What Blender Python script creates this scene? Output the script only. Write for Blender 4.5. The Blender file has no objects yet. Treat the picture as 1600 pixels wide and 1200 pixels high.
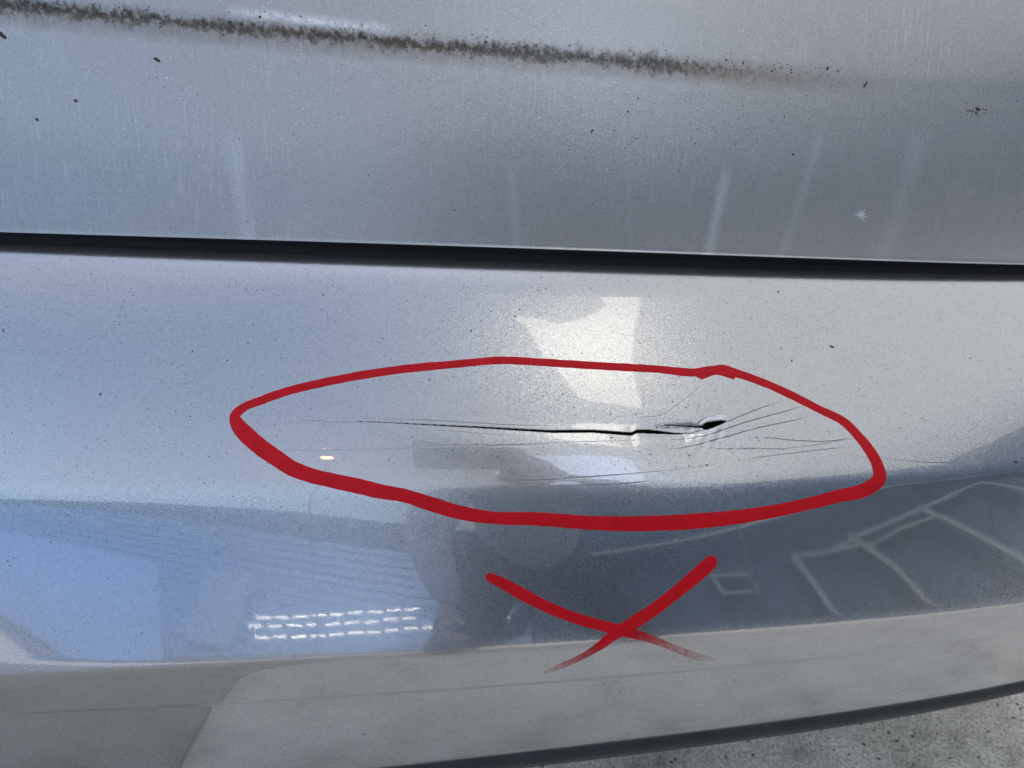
import bpy, bmesh, math, random
import numpy as np
from mathutils import Vector, Matrix, noise as mnoise

random.seed(7); rng = np.random.default_rng(7)
S = bpy.context.scene
C = S.collection
PI = math.pi
R = math.radians

# ------------------------------------------------------------------ camera
ZC = 0.91
PITCH, YAW, ROLL, FPX = R(38), R(8), R(5), 1164.0
cp, sp = math.cos(PITCH), math.sin(PITCH)
cy, sy = math.cos(YAW), math.sin(YAW)
cr, sr = math.cos(ROLL), math.sin(ROLL)
def yawv(v):
    return np.array([v[0]*cy + v[1]*sy, -v[0]*sy + v[1]*cy, v[2]])
FW = yawv(np.array([0, cp, -sp]))
UP0 = yawv(np.array([0, sp, cp]))
RT0 = yawv(np.array([1.0, 0, 0]))
RT = cr*RT0 + sr*UP0
UP = -sr*RT0 + cr*UP0
EYE = np.array([0, 0, ZC])

cam_data = bpy.data.cameras.new('camera')
cam = bpy.data.objects.new('camera', cam_data)
C.objects.link(cam)
M = Matrix(((RT[0], UP[0], -FW[0], 0), (RT[1], UP[1], -FW[1], 0), (RT[2], UP[2], -FW[2], ZC), (0, 0, 0, 1)))
cam.matrix_world = M
cam_data.sensor_width = 36
cam_data.lens = 36*FPX/1600
cam_data.clip_start = 0.01
cam_data.clip_end = 500
cam_data.dof.use_dof = True
cam_data.dof.focus_distance = 0.52
cam_data.dof.aperture_fstop = 14.0
S.camera = cam

# ------------------------------------------------------------------ sky and sun
SUN_EL, SUN_AZ = R(42), R(14)          # azimuth measured from +Y (behind the car) towards +X
world = bpy.data.worlds.new('World')
S.world = world
world.use_nodes = True
wn = world.node_tree
wn.nodes.clear()
out = wn.nodes.new('ShaderNodeOutputWorld')
bg = wn.nodes.new('ShaderNodeBackground')
sky = wn.nodes.new('ShaderNodeTexSky')
sky.sky_type = 'NISHITA'
sky.sun_disc = False
sky.sun_elevation = SUN_EL
sky.sun_rotation = SUN_AZ
sky.air_density = 1.2
sky.dust_density = 5.0
bg.inputs['Strength'].default_value = 0.13
# thin high cloud, thickest towards the right, open blue to the left
wtc = wn.nodes.new('ShaderNodeTexCoord')
wnz = wn.nodes.new('ShaderNodeTexNoise'); wnz.inputs['Scale'].default_value = 1.6; wnz.inputs['Detail'].default_value = 5.0
wn.links.new(wtc.outputs['Generated'], wnz.inputs['Vector'])
wsp = wn.nodes.new('ShaderNodeSeparateXYZ'); wn.links.new(wtc.outputs['Generated'], wsp.inputs[0])
wm = wn.nodes.new('ShaderNodeMath'); wm.operation = 'MULTIPLY_ADD'; wm.inputs[1].default_value = 0.45
wn.links.new(wsp.outputs[0], wm.inputs[0]); wn.links.new(wnz.outputs['Fac'], wm.inputs[2])
wr = wn.nodes.new('ShaderNodeMapRange'); wr.interpolation_type = 'SMOOTHSTEP'
wr.inputs['From Min'].default_value = 0.08; wr.inputs['From Max'].default_value = 0.72
wr.inputs['To Max'].default_value = 0.86
wn.links.new(wm.outputs[0], wr.inputs['Value'])
wx = wn.nodes.new('ShaderNodeMix'); wx.data_type = 'RGBA'
wn.links.new(wr.outputs[0], wx.inputs[0]); wn.links.new(sky.outputs[0], wx.inputs[6])
wx.inputs[7].default_value = (2.5, 2.47, 2.42, 1)
wn.links.new(wx.outputs[2], bg.inputs[0])
wn.links.new(bg.outputs[0], out.inputs[0])

sl = bpy.data.lights.new('sun', 'SUN')
sl.energy = 4.8
sl.angle = R(0.5)
sl.color = (1.0, 0.96, 0.90)
sun = bpy.data.objects.new('sun', sl)
C.objects.link(sun)
sd = Vector((math.sin(SUN_AZ)*math.cos(SUN_EL), math.cos(SUN_AZ)*math.cos(SUN_EL), math.sin(SUN_EL)))
sun.rotation_euler = sd.to_track_quat('Z', 'Y').to_euler()
sun.location = sd*20

S.view_settings.view_transform = 'Standard'
S.view_settings.look = 'None'
S.view_settings.gamma = 1
S.view_settings.exposure = 1.38
S.cycles.max_bounces = 8
S.cycles.sample_clamp_indirect = 6

# ------------------------------------------------------------------ node helpers
def mat(name):
    m = bpy.data.materials.new(name)
    m.use_nodes = True
    nt = m.node_tree
    b = nt.nodes['Principled BSDF']
    return m, nt, b
def N(nt, t, **kw):
    n = nt.nodes.new(t)
    for k, v in kw.items():
        if k in n.inputs: n.inputs[k].default_value = v
        else: setattr(n, k, v)
    return n
def L(nt, a, b): nt.links.new(a, b)
def ramp(nt, src, stops, interp='LINEAR'):
    r = nt.nodes.new('ShaderNodeValToRGB')
    r.color_ramp.interpolation = interp
    e = r.color_ramp.elements
    while len(e) < len(stops): e.new(0.5)
    for i, (p, c) in enumerate(stops):
        e[i].position = p
        e[i].color = c if len(c) == 4 else (*c, 1)
    nt.links.new(src, r.inputs[0])
    return r
def mixc(nt, fac, a, b, blend='MIX'):
    m = nt.nodes.new('ShaderNodeMix'); m.data_type = 'RGBA'; m.blend_type = blend
    for sock, v in ((m.inputs['Factor'], fac), (m.inputs['A'], a), (m.inputs['B'], b)):
        pass
    ins = [m.inputs[0], m.inputs[6], m.inputs[7]]
    for s, v in zip(ins, (fac, a, b)):
        if hasattr(v, 'is_output') or isinstance(v, bpy.types.NodeSocket): nt.links.new(v, s)
        else: s.default_value = v if not isinstance(v, tuple) else (v if len(v) == 4 else (*v, 1))
    return m.outputs[2]
def math_(nt, op, a, b=None, c=None, clamp=False):
    m = nt.nodes.new('ShaderNodeMath'); m.operation = op; m.use_clamp = clamp
    for i, v in enumerate((a, b, c)):
        if v is None: continue
        if isinstance(v, bpy.types.NodeSocket): nt.links.new(v, m.inputs[i])
        else: m.inputs[i].default_value = v
    return m.outputs[0]

def simple(name, col, rough=0.6, metal=0.0, bumps=None, vary=None, spec=0.5):
    m, nt, b = mat(name)
    b.inputs['Base Color'].default_value = (*col, 1)
    b.inputs['Roughness'].default_value = rough
    b.inputs['Metallic'].default_value = metal
    b.inputs['Specular IOR Level'].default_value = spec
    tc = N(nt, 'ShaderNodeTexCoord')
    if vary:
        sc, amt = vary
        n = N(nt, 'ShaderNodeTexNoise', Scale=sc, Detail=6.0, Roughness=0.6)
        L(nt, tc.outputs['Object'], n.inputs['Vector'])
        lo = tuple(c*(1-amt) for c in col); hi = tuple(min(1, c*(1+amt)) for c in col)
        r = ramp(nt, n.outputs['Fac'], [(0.3, lo), (0.7, hi)])
        L(nt, r.outputs[0], b.inputs['Base Color'])
    if bumps:
        sc, st, dist = bumps
        n = N(nt, 'ShaderNodeTexNoise', Scale=sc, Detail=4.0)
        L(nt, tc.outputs['Object'], n.inputs['Vector'])
        bp = N(nt, 'ShaderNodeBump', Strength=st, Distance=dist)
        L(nt, n.outputs['Fac'], bp.inputs['Height'])
        L(nt, bp.outputs[0], b.inputs['Normal'])
    return m

# ------------------------------------------------------------------ materials of the car
def paint(name, dusty=False):
    m, nt, b = mat(name)
    uv = N(nt, 'ShaderNodeUVMap'); uv.uv_map = 'UVMap'
    U = uv.outputs[0]
    # aluminium flakes: tiny cells, each with its own tilt and brightness
    fl = N(nt, 'ShaderNodeTexVoronoi', Scale=2600.0)
    L(nt, U, fl.inputs['Vector'])
    flb = N(nt, 'ShaderNodeRGBToBW'); L(nt, fl.outputs['Color'], flb.inputs[0])
    base = ramp(nt, flb.outputs[0], [(0.15, (0.44, 0.45, 0.465)), (0.5, (0.505, 0.515, 0.53)), (0.85, (0.58, 0.59, 0.605))])
    col = base.outputs[0]
    # road film in large soft clouds
    cl = N(nt, 'ShaderNodeTexNoise', Scale=9.0, Detail=5.0, Roughness=0.6, Distortion=0.4)
    L(nt, U, cl.inputs['Vector'])
    clr = ramp(nt, cl.outputs['Fac'], [(0.35, (0, 0, 0)), (0.75, (1, 1, 1))])
    # fine dust
    d1 = N(nt, 'ShaderNodeTexNoise', Scale=420.0, Detail=3.0, Roughness=0.7)
    L(nt, U, d1.inputs['Vector'])
    dr = ramp(nt, d1.outputs['Fac'], [(0.56, (0, 0, 0)), (0.72, (1, 1, 1))])
    k = 0.16 if not dusty else 0.30
    dustf = math_(nt, 'MULTIPLY', dr.outputs[0], math_(nt, 'MULTIPLY_ADD', clr.outputs[0], k, 0.05))
    col = mixc(nt, dustf, col, (0.17, 0.155, 0.135))
    # dark specks, two sizes, denser in patches
    pm = N(nt, 'ShaderNodeTexNoise', Scale=16.0, Detail=3.0)
    L(nt, U, pm.inputs['Vector'])
    rmax = 0.0
    for sc, th, dark in ((900.0, 0.42, 0.75), (420.0, 0.70, 0.95)):
        mp = N(nt, 'ShaderNodeMapping'); mp.inputs['Scale'].default_value = (1.0, 1.25, 1)
        L(nt, U, mp.inputs['Vector'])
        ds = N(nt, 'ShaderNodeTexNoise', Scale=3.0*sc, Detail=2.0)
        L(nt, U, ds.inputs['Vector'])
        add = mixc(nt, 0.0016, mp.outputs[0], ds.outputs['Color'], 'ADD')
        v = N(nt, 'ShaderNodeTexVoronoi', Scale=sc)
        L(nt, add, v.inputs['Vector'])
        sepc = N(nt, 'ShaderNodeSeparateColor'); L(nt, v.outputs['Color'], sepc.inputs[0])
        thr = math_(nt, 'SUBTRACT', sepc.outputs[0], math_(nt, 'MULTIPLY', math_(nt, 'SUBTRACT', pm.outputs['Fac'], 0.5), -0.9))
        sel = math_(nt, 'GREATER_THAN', thr, th - 0.08)
        rad = math_(nt, 'MULTIPLY_ADD', sepc.outputs[1], 0.24, 0.08)
        dot = math_(nt, 'LESS_THAN', v.outputs['Distance'], rad)
        f = math_(nt, 'MULTIPLY', math_(nt, 'MULTIPLY', sel, dot), math_(nt, 'MULTIPLY', sepc.outputs[2], dark))
        if dusty: f = math_(nt, 'MULTIPLY', f, 0.45)
        col = mixc(nt, f, col, (0.055, 0.05, 0.045))
    # pale dots: flake sparkle painted into the colour
    v = N(nt, 'ShaderNodeTexVoronoi', Scale=620.0); L(nt, U, v.inputs['Vector'])
    sepc = N(nt, 'ShaderNodeSeparateColor'); L(nt, v.outputs['Color'], sepc.inputs[0])
    f = math_(nt, 'MULTIPLY', math_(nt, 'GREATER_THAN', math_(nt, 'ADD', sepc.outputs[0], math_(nt, 'MULTIPLY', math_(nt, 'SUBTRACT', pm.outputs['Fac'], 0.5), 0.8)), 0.93), math_(nt, 'LESS_THAN', v.outputs['Distance'], math_(nt, 'MULTIPLY_ADD', sepc.outputs[1], 0.2, 0.1)))
    col = mixc(nt, math_(nt, 'MULTIPLY', f, 0.75 if dusty else 0.35), col, (0.92, 0.92, 0.9))
    # chalky smears
    cs = N(nt, 'ShaderNodeTexNoise', Scale=55.0, Detail=7.0, Roughness=0.72, Distortion=0.8); L(nt, U, cs.inputs['Vector'])
    cm = math_(nt, 'MULTIPLY', ramp(nt, cs.outputs['Fac'], [(0.53, (0, 0, 0)), (0.68, (1, 1, 1))]).outputs[0], clr.outputs[0])
    col = mixc(nt, math_(nt, 'MULTIPLY', cm, 0.34 if dusty else 0.16), col, (0.74, 0.75, 0.76))
    return m, nt, b, U, col, flb, clr

def flake_normal(nt, U, amt, scale=2600.0):
    fl = N(nt, 'ShaderNodeTexVoronoi', Scale=scale)
    L(nt, U, fl.inputs['Vector'])
    geo = N(nt, 'ShaderNodeNewGeometry')
    sub = N(nt, 'ShaderNodeVectorMath'); sub.operation = 'SUBTRACT'
    L(nt, fl.outputs['Color'], sub.inputs[0]); sub.inputs[1].default_value = (.5, .5, .5)
    sc = N(nt, 'ShaderNodeVectorMath'); sc.operation = 'SCALE'
    L(nt, sub.outputs[0], sc.inputs[0]); sc.inputs['Scale'].default_value = amt
    ad = N(nt, 'ShaderNodeVectorMath'); ad.operation = 'ADD'
    L(nt, sc.outputs[0], ad.inputs[0]); L(nt, geo.outputs['Normal'], ad.inputs[1])
    nm = N(nt, 'ShaderNodeVectorMath'); nm.operation = 'NORMALIZE'
    L(nt, ad.outputs[0], nm.inputs[0])
    return nm.outputs[0]

def orange_peel(nt, U, strength, sc=160.0):
    n = N(nt, 'ShaderNodeTexNoise', Scale=sc, Detail=2.0)
    L(nt, U, n.inputs['Vector'])
    bp = N(nt, 'ShaderNodeBump', Strength=strength, Distance=0.0002)
    L(nt, n.outputs['Fac'], bp.inputs['Height'])
    return bp.outputs[0]

# bumper paint
m_paint, nt, b, U, col, flb, clr = paint('silver_paint')
att = N(nt, 'ShaderNodeAttribute'); att.attribute_name = 'crack'
col = mixc(nt, att.outputs['Fac'], col, (0.03, 0.032, 0.035))
L(nt, col, b.inputs['Base Color'])
b.inputs['Metallic'].default_value = 0.95
b.inputs['Roughness'].default_value = 0.22
L(nt, flake_normal(nt, U, 0.11), b.inputs['Normal'])
b.inputs['Coat Weight'].default_value = 1.0
b.inputs['Coat IOR'].default_value = 2.0
L(nt, math_(nt, 'MULTIPLY_ADD', clr.outputs[0], 0.03, 0.02), b.inputs['Coat Roughness'])
L(nt, orange_peel(nt, U, 0.03, 90.0), b.inputs['Coat Normal'])

# tailgate paint: duller and dustier, with rub streaks and pale runs
m_gate, nt, b, U, col, flb, clr = paint('dusty_silver_paint', True)
sepu = N(nt, 'ShaderNodeSeparateXYZ'); L(nt, U, sepu.inputs[0])
# pale dried water runs: thin, upright, each at its own place
def run_mark(x0, wd, v0, v1, lean):
    # strength of a run at u=x0 between v0..v1 (v grows upwards)
    xx = math_(nt, 'SUBTRACT', sepu.outputs[0], math_(nt, 'MULTIPLY_ADD', sepu.outputs[1], lean, x0))
    g = math_(nt, 'SUBTRACT', 1.0, math_(nt, 'DIVIDE', math_(nt, 'ABSOLUTE', xx), wd), clamp=True)
    a = N(nt, 'ShaderNodeMapRange'); a.inputs['From Min'].default_value = v0; a.inputs['From Max'].default_value = v1
    a.inputs['To Min'].default_value = 1; a.inputs['To Max'].default_value = 0; a.interpolation_type = 'SMOOTHSTEP'
    L(nt, sepu.outputs[1], a.inputs['Value'])
    return math_(nt, 'MULTIPLY', g, a.outputs[0])
RUNS = []
GATE_HOOK = (m_gate, nt, b, U, sepu)
col = mixc(nt, 1.0, col, (0.86, 0.85, 0.83), 'MULTIPLY')
gate_col0 = col

m_black, _, bb = mat('black_rubber')
bb.inputs['Base Color'].default_value = (0.012, 0.013, 0.015, 1); bb.inputs['Roughness'].default_value = 0.6
m_plastic = simple('black_textured_plastic', (0.022, 0.024, 0.027), 0.55, bumps=(900, 0.4, 0.0004), vary=(30, 0.4))
m_inner = simple('dark_inner_foam', (0.006, 0.007, 0.008), 0.9)
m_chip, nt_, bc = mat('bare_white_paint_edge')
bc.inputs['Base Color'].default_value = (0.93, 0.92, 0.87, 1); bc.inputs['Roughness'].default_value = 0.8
m_speck = simple('dry_dirt', (0.05, 0.04, 0.03), 0.9, vary=(400, 0.5))
m_glass, _, bgm = mat('dark_window_glass')
bgm.inputs['Base Color'].default_value = (0.01, 0.012, 0.013, 1); bgm.inputs['Roughness'].default_value = 0.03
m_body, nb, b2 = mat('silver_body_paint')
b2.inputs['Base Color'].default_value = (0.5, 0.505, 0.515, 1); b2.inputs['Metallic'].default_value = 0.8
b2.inputs['Roughness'].default_value = 0.42; b2.inputs['Coat Weight'].default_value = 1; b2.inputs['Coat Roughness'].default_value = 0.05

# red paint-marker ink, thin ends let the paint through
m_ink, nt, b = mat('red_marker_ink')
uv = N(nt, 'ShaderNodeUVMap'); uv.uv_map = 'UVMap'
att = N(nt, 'ShaderNodeAttribute'); att.attribute_name = 'ink'
n1 = N(nt, 'ShaderNodeTexNoise', Scale=900.0, Detail=3.0, Roughness=0.7)
mp = N(nt, 'ShaderNodeMapping'); mp.inputs['Scale'].default_value = (0.25, 1.0, 1)
L(nt, uv.outputs[0], mp.inputs['Vector']); L(nt, mp.outputs[0], n1.inputs['Vector'])
n2 = N(nt, 'ShaderNodeTexNoise', Scale=60.0, Detail=3.0)
L(nt, uv.outputs[0], n2.inputs['Vector'])
cc = ramp(nt, n2.outputs['Fac'], [(0.3, (0.52, 0.001, 0.007)), (0.7, (0.62, 0.003, 0.012))])
L(nt, cc.outputs[0], b.inputs['Base Color'])
b.inputs['Roughness'].default_value = 0.45
b.inputs['Specular IOR Level'].default_value = 0.22
b.inputs['Coat Weight'].default_value = 0.0
b.inputs['Coat Roughness'].default_value = 0.12
thr = math_(nt, 'ADD', math_(nt, 'MULTIPLY', math_(nt, 'SUBTRACT', n1.outputs['Fac'], 0.5), 1.6), math_(nt, 'MULTIPLY_ADD', att.outputs['Fac'], 2.0, -0.55), clamp=True)
L(nt, thr, b.inputs['Alpha'])

# ------------------------------------------------------------------ surfaces: profile of the bumper, solved down the middle of the car
def project(P):
    d = P - EYE
    x = d@RT; y = d@UP; z = d@FW
    return 800 + FPX*x/z, 600 - FPX*y/z
def pix_ray(px, py):
    return FW + ((px-800)/FPX)*RT - ((py-600)/FPX)*UP

A2, A4 = 0.12, 0.10
def plan(X): return A2*X*X + A4*X**4

def integrate(y0, z0, table, yend, x0=0.05, up=False, ds=0.0004):
    """follow the profile from (y0,z0); table gives the tilt of the surface normal against the row it shows at"""
    rows = np.array([t[0] for t in table], float); tilt = np.array([t[1] for t in table], float)
    pts = [(y0, z0)]; ns = []
    Y, Z = y0, z0
    for _ in range(4000):
        _, py = project(np.array([x0, Y+plan(x0), Z]))
        n = R(np.interp(py, rows, tilt)); ns.append(n)
        if (not up and py >= yend) or (up and py <= yend): break
        sgn = -1 if not up else 1
        Y += sgn*math.sin(n)*ds; Z += sgn*math.cos(n)*ds
        pts.append((Y, Z))
    return np.array(pts), np.array(ns)

# the bumper's row table: shoulder under the tailgate, upper face, soft ridge, lower face, crease, lip
BT = [(405, 84), (411, 73), (425, 63), (445, 56), (464, 52), (560, 48), (700, 43), (742, 41.4), (754, 39.2), (764, 36), (776, 33.6), (790, 32.9),
      (900, 31.8), (990, 31), (1006, 28.5), (1014, 19), (1022, 10), (1032, 7), (1066.5, 5), (1068, -6), (1069.5, -6), (1071, 3), (1082, 3), (1100, 2), (1150, -3), (1166, -6), (1172, -12), (1180, -20)]
y_sh, z_sh = 0.453, ZC-0.2505
prof, ptilt = integrate(y_sh, z_sh, BT, 1177)
tail = []                                             # the lower edge rolls under
ty, tz = prof[-1]
for k in range(60):
    a = R(-20-70*min(1, k/14)); ty += -math.sin(a)*0.0005; tz += -math.cos(a)*0.0005; tail.append((ty, tz))
prof = np.vstack([prof, tail])
# shelf going in under the tailgate
shelf = [(y_sh+0.0004*k + 0.0, z_sh + 0.00003*k) for k in range(200, 0, -2)]
prof = np.vstack([np.array(shelf), prof])
arc = np.concatenate([[0], np.cumsum(np.hypot(*np.diff(prof, axis=0).T))])
S_SH = arc[len(shelf)]
# rolled-in underside
SMAX = arc[-1]

def row_to_s(row, x0=0.05):
    P = np.stack([np.full(len(prof), x0), prof[:, 0]+plan(x0), prof[:, 1]], 1)
    py = project(P)[1]
    k0 = len(shelf)
    return float(np.interp(row, py[k0:-60], arc[k0:-60]))
LINES = {
 'gap': ([0, 500, 800, 1200, 1600], [381, 399, 411, 421, 430], 411),
 'ridge': ([0, 400, 800, 1200, 1600], [770, 768, 762, 750, 736], 762),
 'face': ([0, 200, 700, 900, 1250, 1600], [1058, 1051, 1025, 1008, 977, 950], 1014),
 'lip': ([0, 200, 700, 1000, 1300, 1600], [1115, 1111, 1086, 1054, 1023, 992], 1071),
 'bot': ([600, 900, 1000, 1300, 1600], [1203, 1170, 1160, 1117, 1067], 1176)}
FS, FP = [], []
for k, (px, py, row0) in LINES.items():
    s = row_to_s(row0); Y0 = np.interp(s, arc, prof[:, 0]); Z0 = np.interp(s, arc, prof[:, 1])
    XX, ZZ = [], []
    for a, b_ in zip(px, py):
        d = pix_ray(a, b_); t = Y0/d[1]
        for _ in range(60): t = (Y0 + plan(d[0]*t))/d[1]
        XX.append(d[0]*t); ZZ.append(ZC + d[2]*t - Z0)
    c = np.polyfit(XX, ZZ, 2)
    FS.append(s); FP.append(c)
    print('line', k, 's=%.4f' % s, 'dZ', np.round(ZZ, 4), 'fit', np.round(np.polyval(c, XX), 4))
FS = np.array(FS); FP = np.array(FP)
# slopes for a smooth blend between the lines
def dZ(X, s):
    Xc = np.clip(X, -0.45, 0.68)
    v = FP[:, 0][:, None]*Xc**2 + FP[:, 1][:, None]*Xc + FP[:, 2][:, None]      # 5 x n
    # cubic hermite (finite-difference tangents) across s
    h = np.diff(FS)
    m = np.zeros_like(v)
    dd = np.diff(v, axis=0)/h[:, None]
    m[1:-1] = (dd[1:]+dd[:-1])/2
    sc = np.clip(s, FS[0], FS[-1])
    i = np.clip(np.searchsorted(FS, sc, side='right')-1, 0, len(FS)-2)
    t = (sc-FS[i])/h[i]
    j = np.arange(len(sc))
    v0, v1, m0, m1, hh = v[i, j], v[i+1, j], m[i, j], m[i+1, j], h[i]
    return (2*t**3-3*t**2+1)*v0 + (t**3-2*t**2+t)*hh*m0 + (-2*t**3+3*t**2)*v1 + (t**3-t**2)*hh*m1
def surf(X, s):
    X = np.asarray(X, float); s = np.asarray(s, float)
    sh = X.shape; X = X.ravel(); s = s.ravel()
    Y = np.interp(s, arc, prof[:, 0]) + plan(X)
    Z = np.interp(s, arc, prof[:, 1]) + dZ(X, s)
    return np.stack([X, Y, Z], 1).reshape(*sh, 3)
def surf_n(X, s, e=5e-4):
    a = surf(X+e, s)-surf(X-e, s); b_ = surf(X, s+e)-surf(X, s-e)
    n = np.cross(a, -b_)
    n /= np.linalg.norm(n, axis=-1, keepdims=True)
    return n * np.where(n[..., 1:2] > 0.2, -1, 1) if False else n
def invert(px, py, fn=None, s0=None):
    """picture row/column of a mark -> place on the bumper skin (X along the car, s down the skin)"""
    fn = fn or surf
    px = np.asarray(px, float); py = np.asarray(py, float)
    X = (px-800)/1164*0.5 + 0.05; s = np.full_like(X, s0 if s0 is not None else row_to_s(700))
    for _ in range(25):
        P = fn(X, s); u, v = project(P)
        e = 1e-4
        u1, v1 = project(fn(X+e, s)); u2, v2 = project(fn(X, s+e))
        a, b_, c, d = (u1-u)/e, (u2-u)/e, (v1-v)/e, (v2-v)/e
        det = a*d-b_*c
        du, dv = px-u, py-v
        dX = (d*du-b_*dv)/det; dS = (-c*du+a*dv)/det
        X = X+np.clip(dX, -.08, .08); s = s+np.clip(dS, -.03, .03)
    return X, s

def link(o, parent=None):
    C.objects.link(o)
    if parent: o.parent = parent
    return o
def mesh_np(name, V, F, material, parent=None, smooth=True, uv=None, attrs=None):
    me = bpy.data.meshes.new(name)
    V = np.asarray(V, np.float32); F = np.asarray(F, np.int32)
    k = F.shape[1]
    me.vertices.add(len(V)); me.vertices.foreach_set('co', V.ravel())
    me.loops.add(F.size); me.loops.foreach_set('vertex_index', F.ravel())
    me.polygons.add(len(F)); me.polygons.foreach_set('loop_start', np.arange(0, F.size, k, dtype=np.int32))
    me.polygons.foreach_set('loop_total', np.full(len(F), k, np.int32))
    me.update(calc_edges=True); me.validate()
    me.polygons.foreach_set('use_smooth', np.full(len(F), smooth))
    if uv is not None:
        l = me.uv_layers.new(name='UVMap'); l.data.foreach_set('uv', np.asarray(uv, np.float32)[F.ravel()].ravel())
    for an, av in (attrs or {}).items():
        a = me.attributes.new(an, 'FLOAT', 'POINT'); a.data.foreach_set('value', np.asarray(av, np.float32))
    me.materials.append(material)
    o = bpy.data.objects.new(name, me)
    return link(o, parent)
def grid_faces(nr, nc):
    i = np.arange(nr*nc).reshape(nr, nc)
    return np.stack([i[:-1, :-1], i[1:, :-1], i[1:, 1:], i[:-1, 1:]], -1).reshape(-1, 4)

def empty(name, loc, label=None, cat=None, group=None, rz=0):
    o = bpy.data.objects.new(name, None)
    o.location = loc; o.rotation_euler = (0, 0, rz); o.empty_display_size = 0.2
    C.objects.link(o)
    if label: o['label'] = label
    if cat: o['category'] = cat
    if group: o['group'] = group
    return o
def tag(o, label=None, cat=None, group=None, kind=None):
    for k, v in (('label', label), ('category', cat), ('group', group), ('kind', kind)):
        if v: o[k] = v
    return o

# ------------------------------------------------------------------ the car
car = empty('parked_car', (0, 1.5, 0), 'silver car with dusty tailgate and a cracked rear bumper circled in red marker', 'car')
def place(o, parent):                                # child keeps its world place
    o.parent = parent
    o.matrix_parent_inverse = parent.matrix_world.inverted()
bpy.context.view_layer.update()
CARINV = Matrix.Translation((0, -1.5, 0))
def add_to_car(o):
    o.parent = car; o.matrix_parent_inverse = CARINV
    return o

# ---- crack layout (rows and columns read off the photograph, laid on the skin)
def P2(pts): return np.array(pts, float)
main_open = P2([(560, 658.6, .5), (600, 660, .7), (675, 664, 1.0), (750, 667.6, 1.8), (825, 672, 2.6), (862, 674, 3.2), (925, 673.5, 3.6), (987, 678, 4.6), (996, 673.8, 4.8), (1015, 674, 5.6), (1034, 675.4, 4.0), (1056, 677.2, 1.6), (1068, 677.2, .7)])
second_open = P2([(1036, 664.4, .7), (1048, 664.2, 1.4), (1071, 665.6, 2.2), (1100, 667, 3.2)])
wedge = P2([(1098, 665.8), (1101, 662.5), (1105, 659.8), (1113, 658.6), (1127.5, 656.8), (1137, 658), (1128, 662.5), (1114, 668.6), (1106, 671.2), (1101, 671.4)])
hair = [
 [(465, 655.5), (510, 658), (560, 659), (600, 660)],
 [(1056, 677), (1081, 676.5), (1099, 672), (1137, 659), (1165, 647), (1200, 634), (1221, 627)],
 [(940, 661), (951, 661), (957, 658), (964, 652), (985, 652.5), (1006, 652), (1032, 649), (1042, 645), (1052, 637.5), (1068, 625), (1081, 615), (1096, 602)],
 [(1034, 687), (1081, 685), (1109, 679), (1165, 660), (1200, 650), (1240, 639), (1262, 632)],
 [(1037, 703), (1081, 697.5), (1127, 685), (1184, 669), (1240, 657), (1271, 649)],
 [(1165, 686), (1184, 684), (1240, 688), (1290, 690), (1337, 684)],
 [(1103, 695.6), (1112, 700), (1124, 701), (1184, 701), (1240, 702)],
 [(1214, 702), (1270, 696), (1329, 686)],
 [(1156, 719), (1200, 713), (1255, 706), (1329, 698)],
 [(230, 702), (300, 702), (450, 703), (600, 701), (712, 696), (760, 696), (925, 690), (1049, 686)],
 [(760, 750), (840, 750), (925, 745), (1024, 737), (1080, 731), (1131, 723)],
 [(904, 758), (960, 757), (1016, 752)],
 [(1308, 706), (1337, 713), (1380, 716), (1420, 721), (1500, 724)],
 [(562, 652), (640, 655), (712, 659), (800, 664), (881, 666)],
 [(540, 673), (575, 673), (611, 669)],
 [(1048, 664.5), (1047, 668), (1049, 671.5)],
 [(640, 820), (655, 838), (668, 846), (690, 841)],
 [(690, 672), (760, 678), (840, 682)],
]
hair_str = [.8, 1, .7, 1, 1, .8, .75, .5, .6, .55, .55, .4, .22, .6, .3, .8, .3, .3]

def smooth_poly(p, k=6):
    p = np.asarray(p, float)
    if len(p) < 3: return p
    t = np.concatenate([[0], np.cumsum(np.hypot(*np.diff(p[:, :2], axis=0).T))])
    tt = np.linspace(0, t[-1], (len(p)-1)*k+1)
    # catmull-rom through the points
    out_ = np.empty((len(tt), p.shape[1]))
    m = np.gradient(p, t, axis=0)
    i = np.clip(np.searchsorted(t, tt, side='right')-1, 0, len(t)-2)
    h = (t[i+1]-t[i])[:, None]; u = ((tt-t[i])[:, None])/h
    return (2*u**3-3*u**2+1)*p[i]+(u**3-2*u**2+u)*h*m[i]+(-2*u**3+3*u**2)*p[i+1]+(u**3-u**2)*h*m[i+1]

def to_skin(p):
    X, s = invert(p[:, 0], p[:, 1]); return np.stack([X, s], 1)

# ---- bumper skin grid: fine round the crack, coarser elsewhere
def spans(parts):
    o = []
    for a, b_, st in parts:
        n = max(1, int(round((b_-a)/st))); o.append(np.linspace(a, b_, n, endpoint=False))
    o.append([parts[-1][1]]); return np.concatenate(o)
xa, sa = invert(np.array([520., 1300.]), np.array([700., 700.]))
_, sb = invert(np.array([800., 800., 1200., 1200., 520.]), np.array([640., 765., 620., 700., 655.]))
s_lo, s_hi = row_to_s(612)-0.004, row_to_s(765)
XS = spans([(-0.86, -0.42, 0.01), (-0.42, xa[0], 0.003), (xa[0], xa[1], 0.00033), (xa[1], 0.68, 0.003), (0.68, 0.86, 0.01)])
SS = spans([(0, S_SH-0.004, 0.006), (S_SH-0.004, s_lo, 0.001), (s_lo, s_hi, 0.00030), (s_hi, row_to_s(1000), 0.0014), (row_to_s(1000), SMAX, 0.0009)])
GX, GS = np.meshgrid(XS, SS)
print('bumper grid', GX.shape, 'verts', GX.size)
V = surf(GX, GS)
Nn = surf_n(GX, GS)
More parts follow.
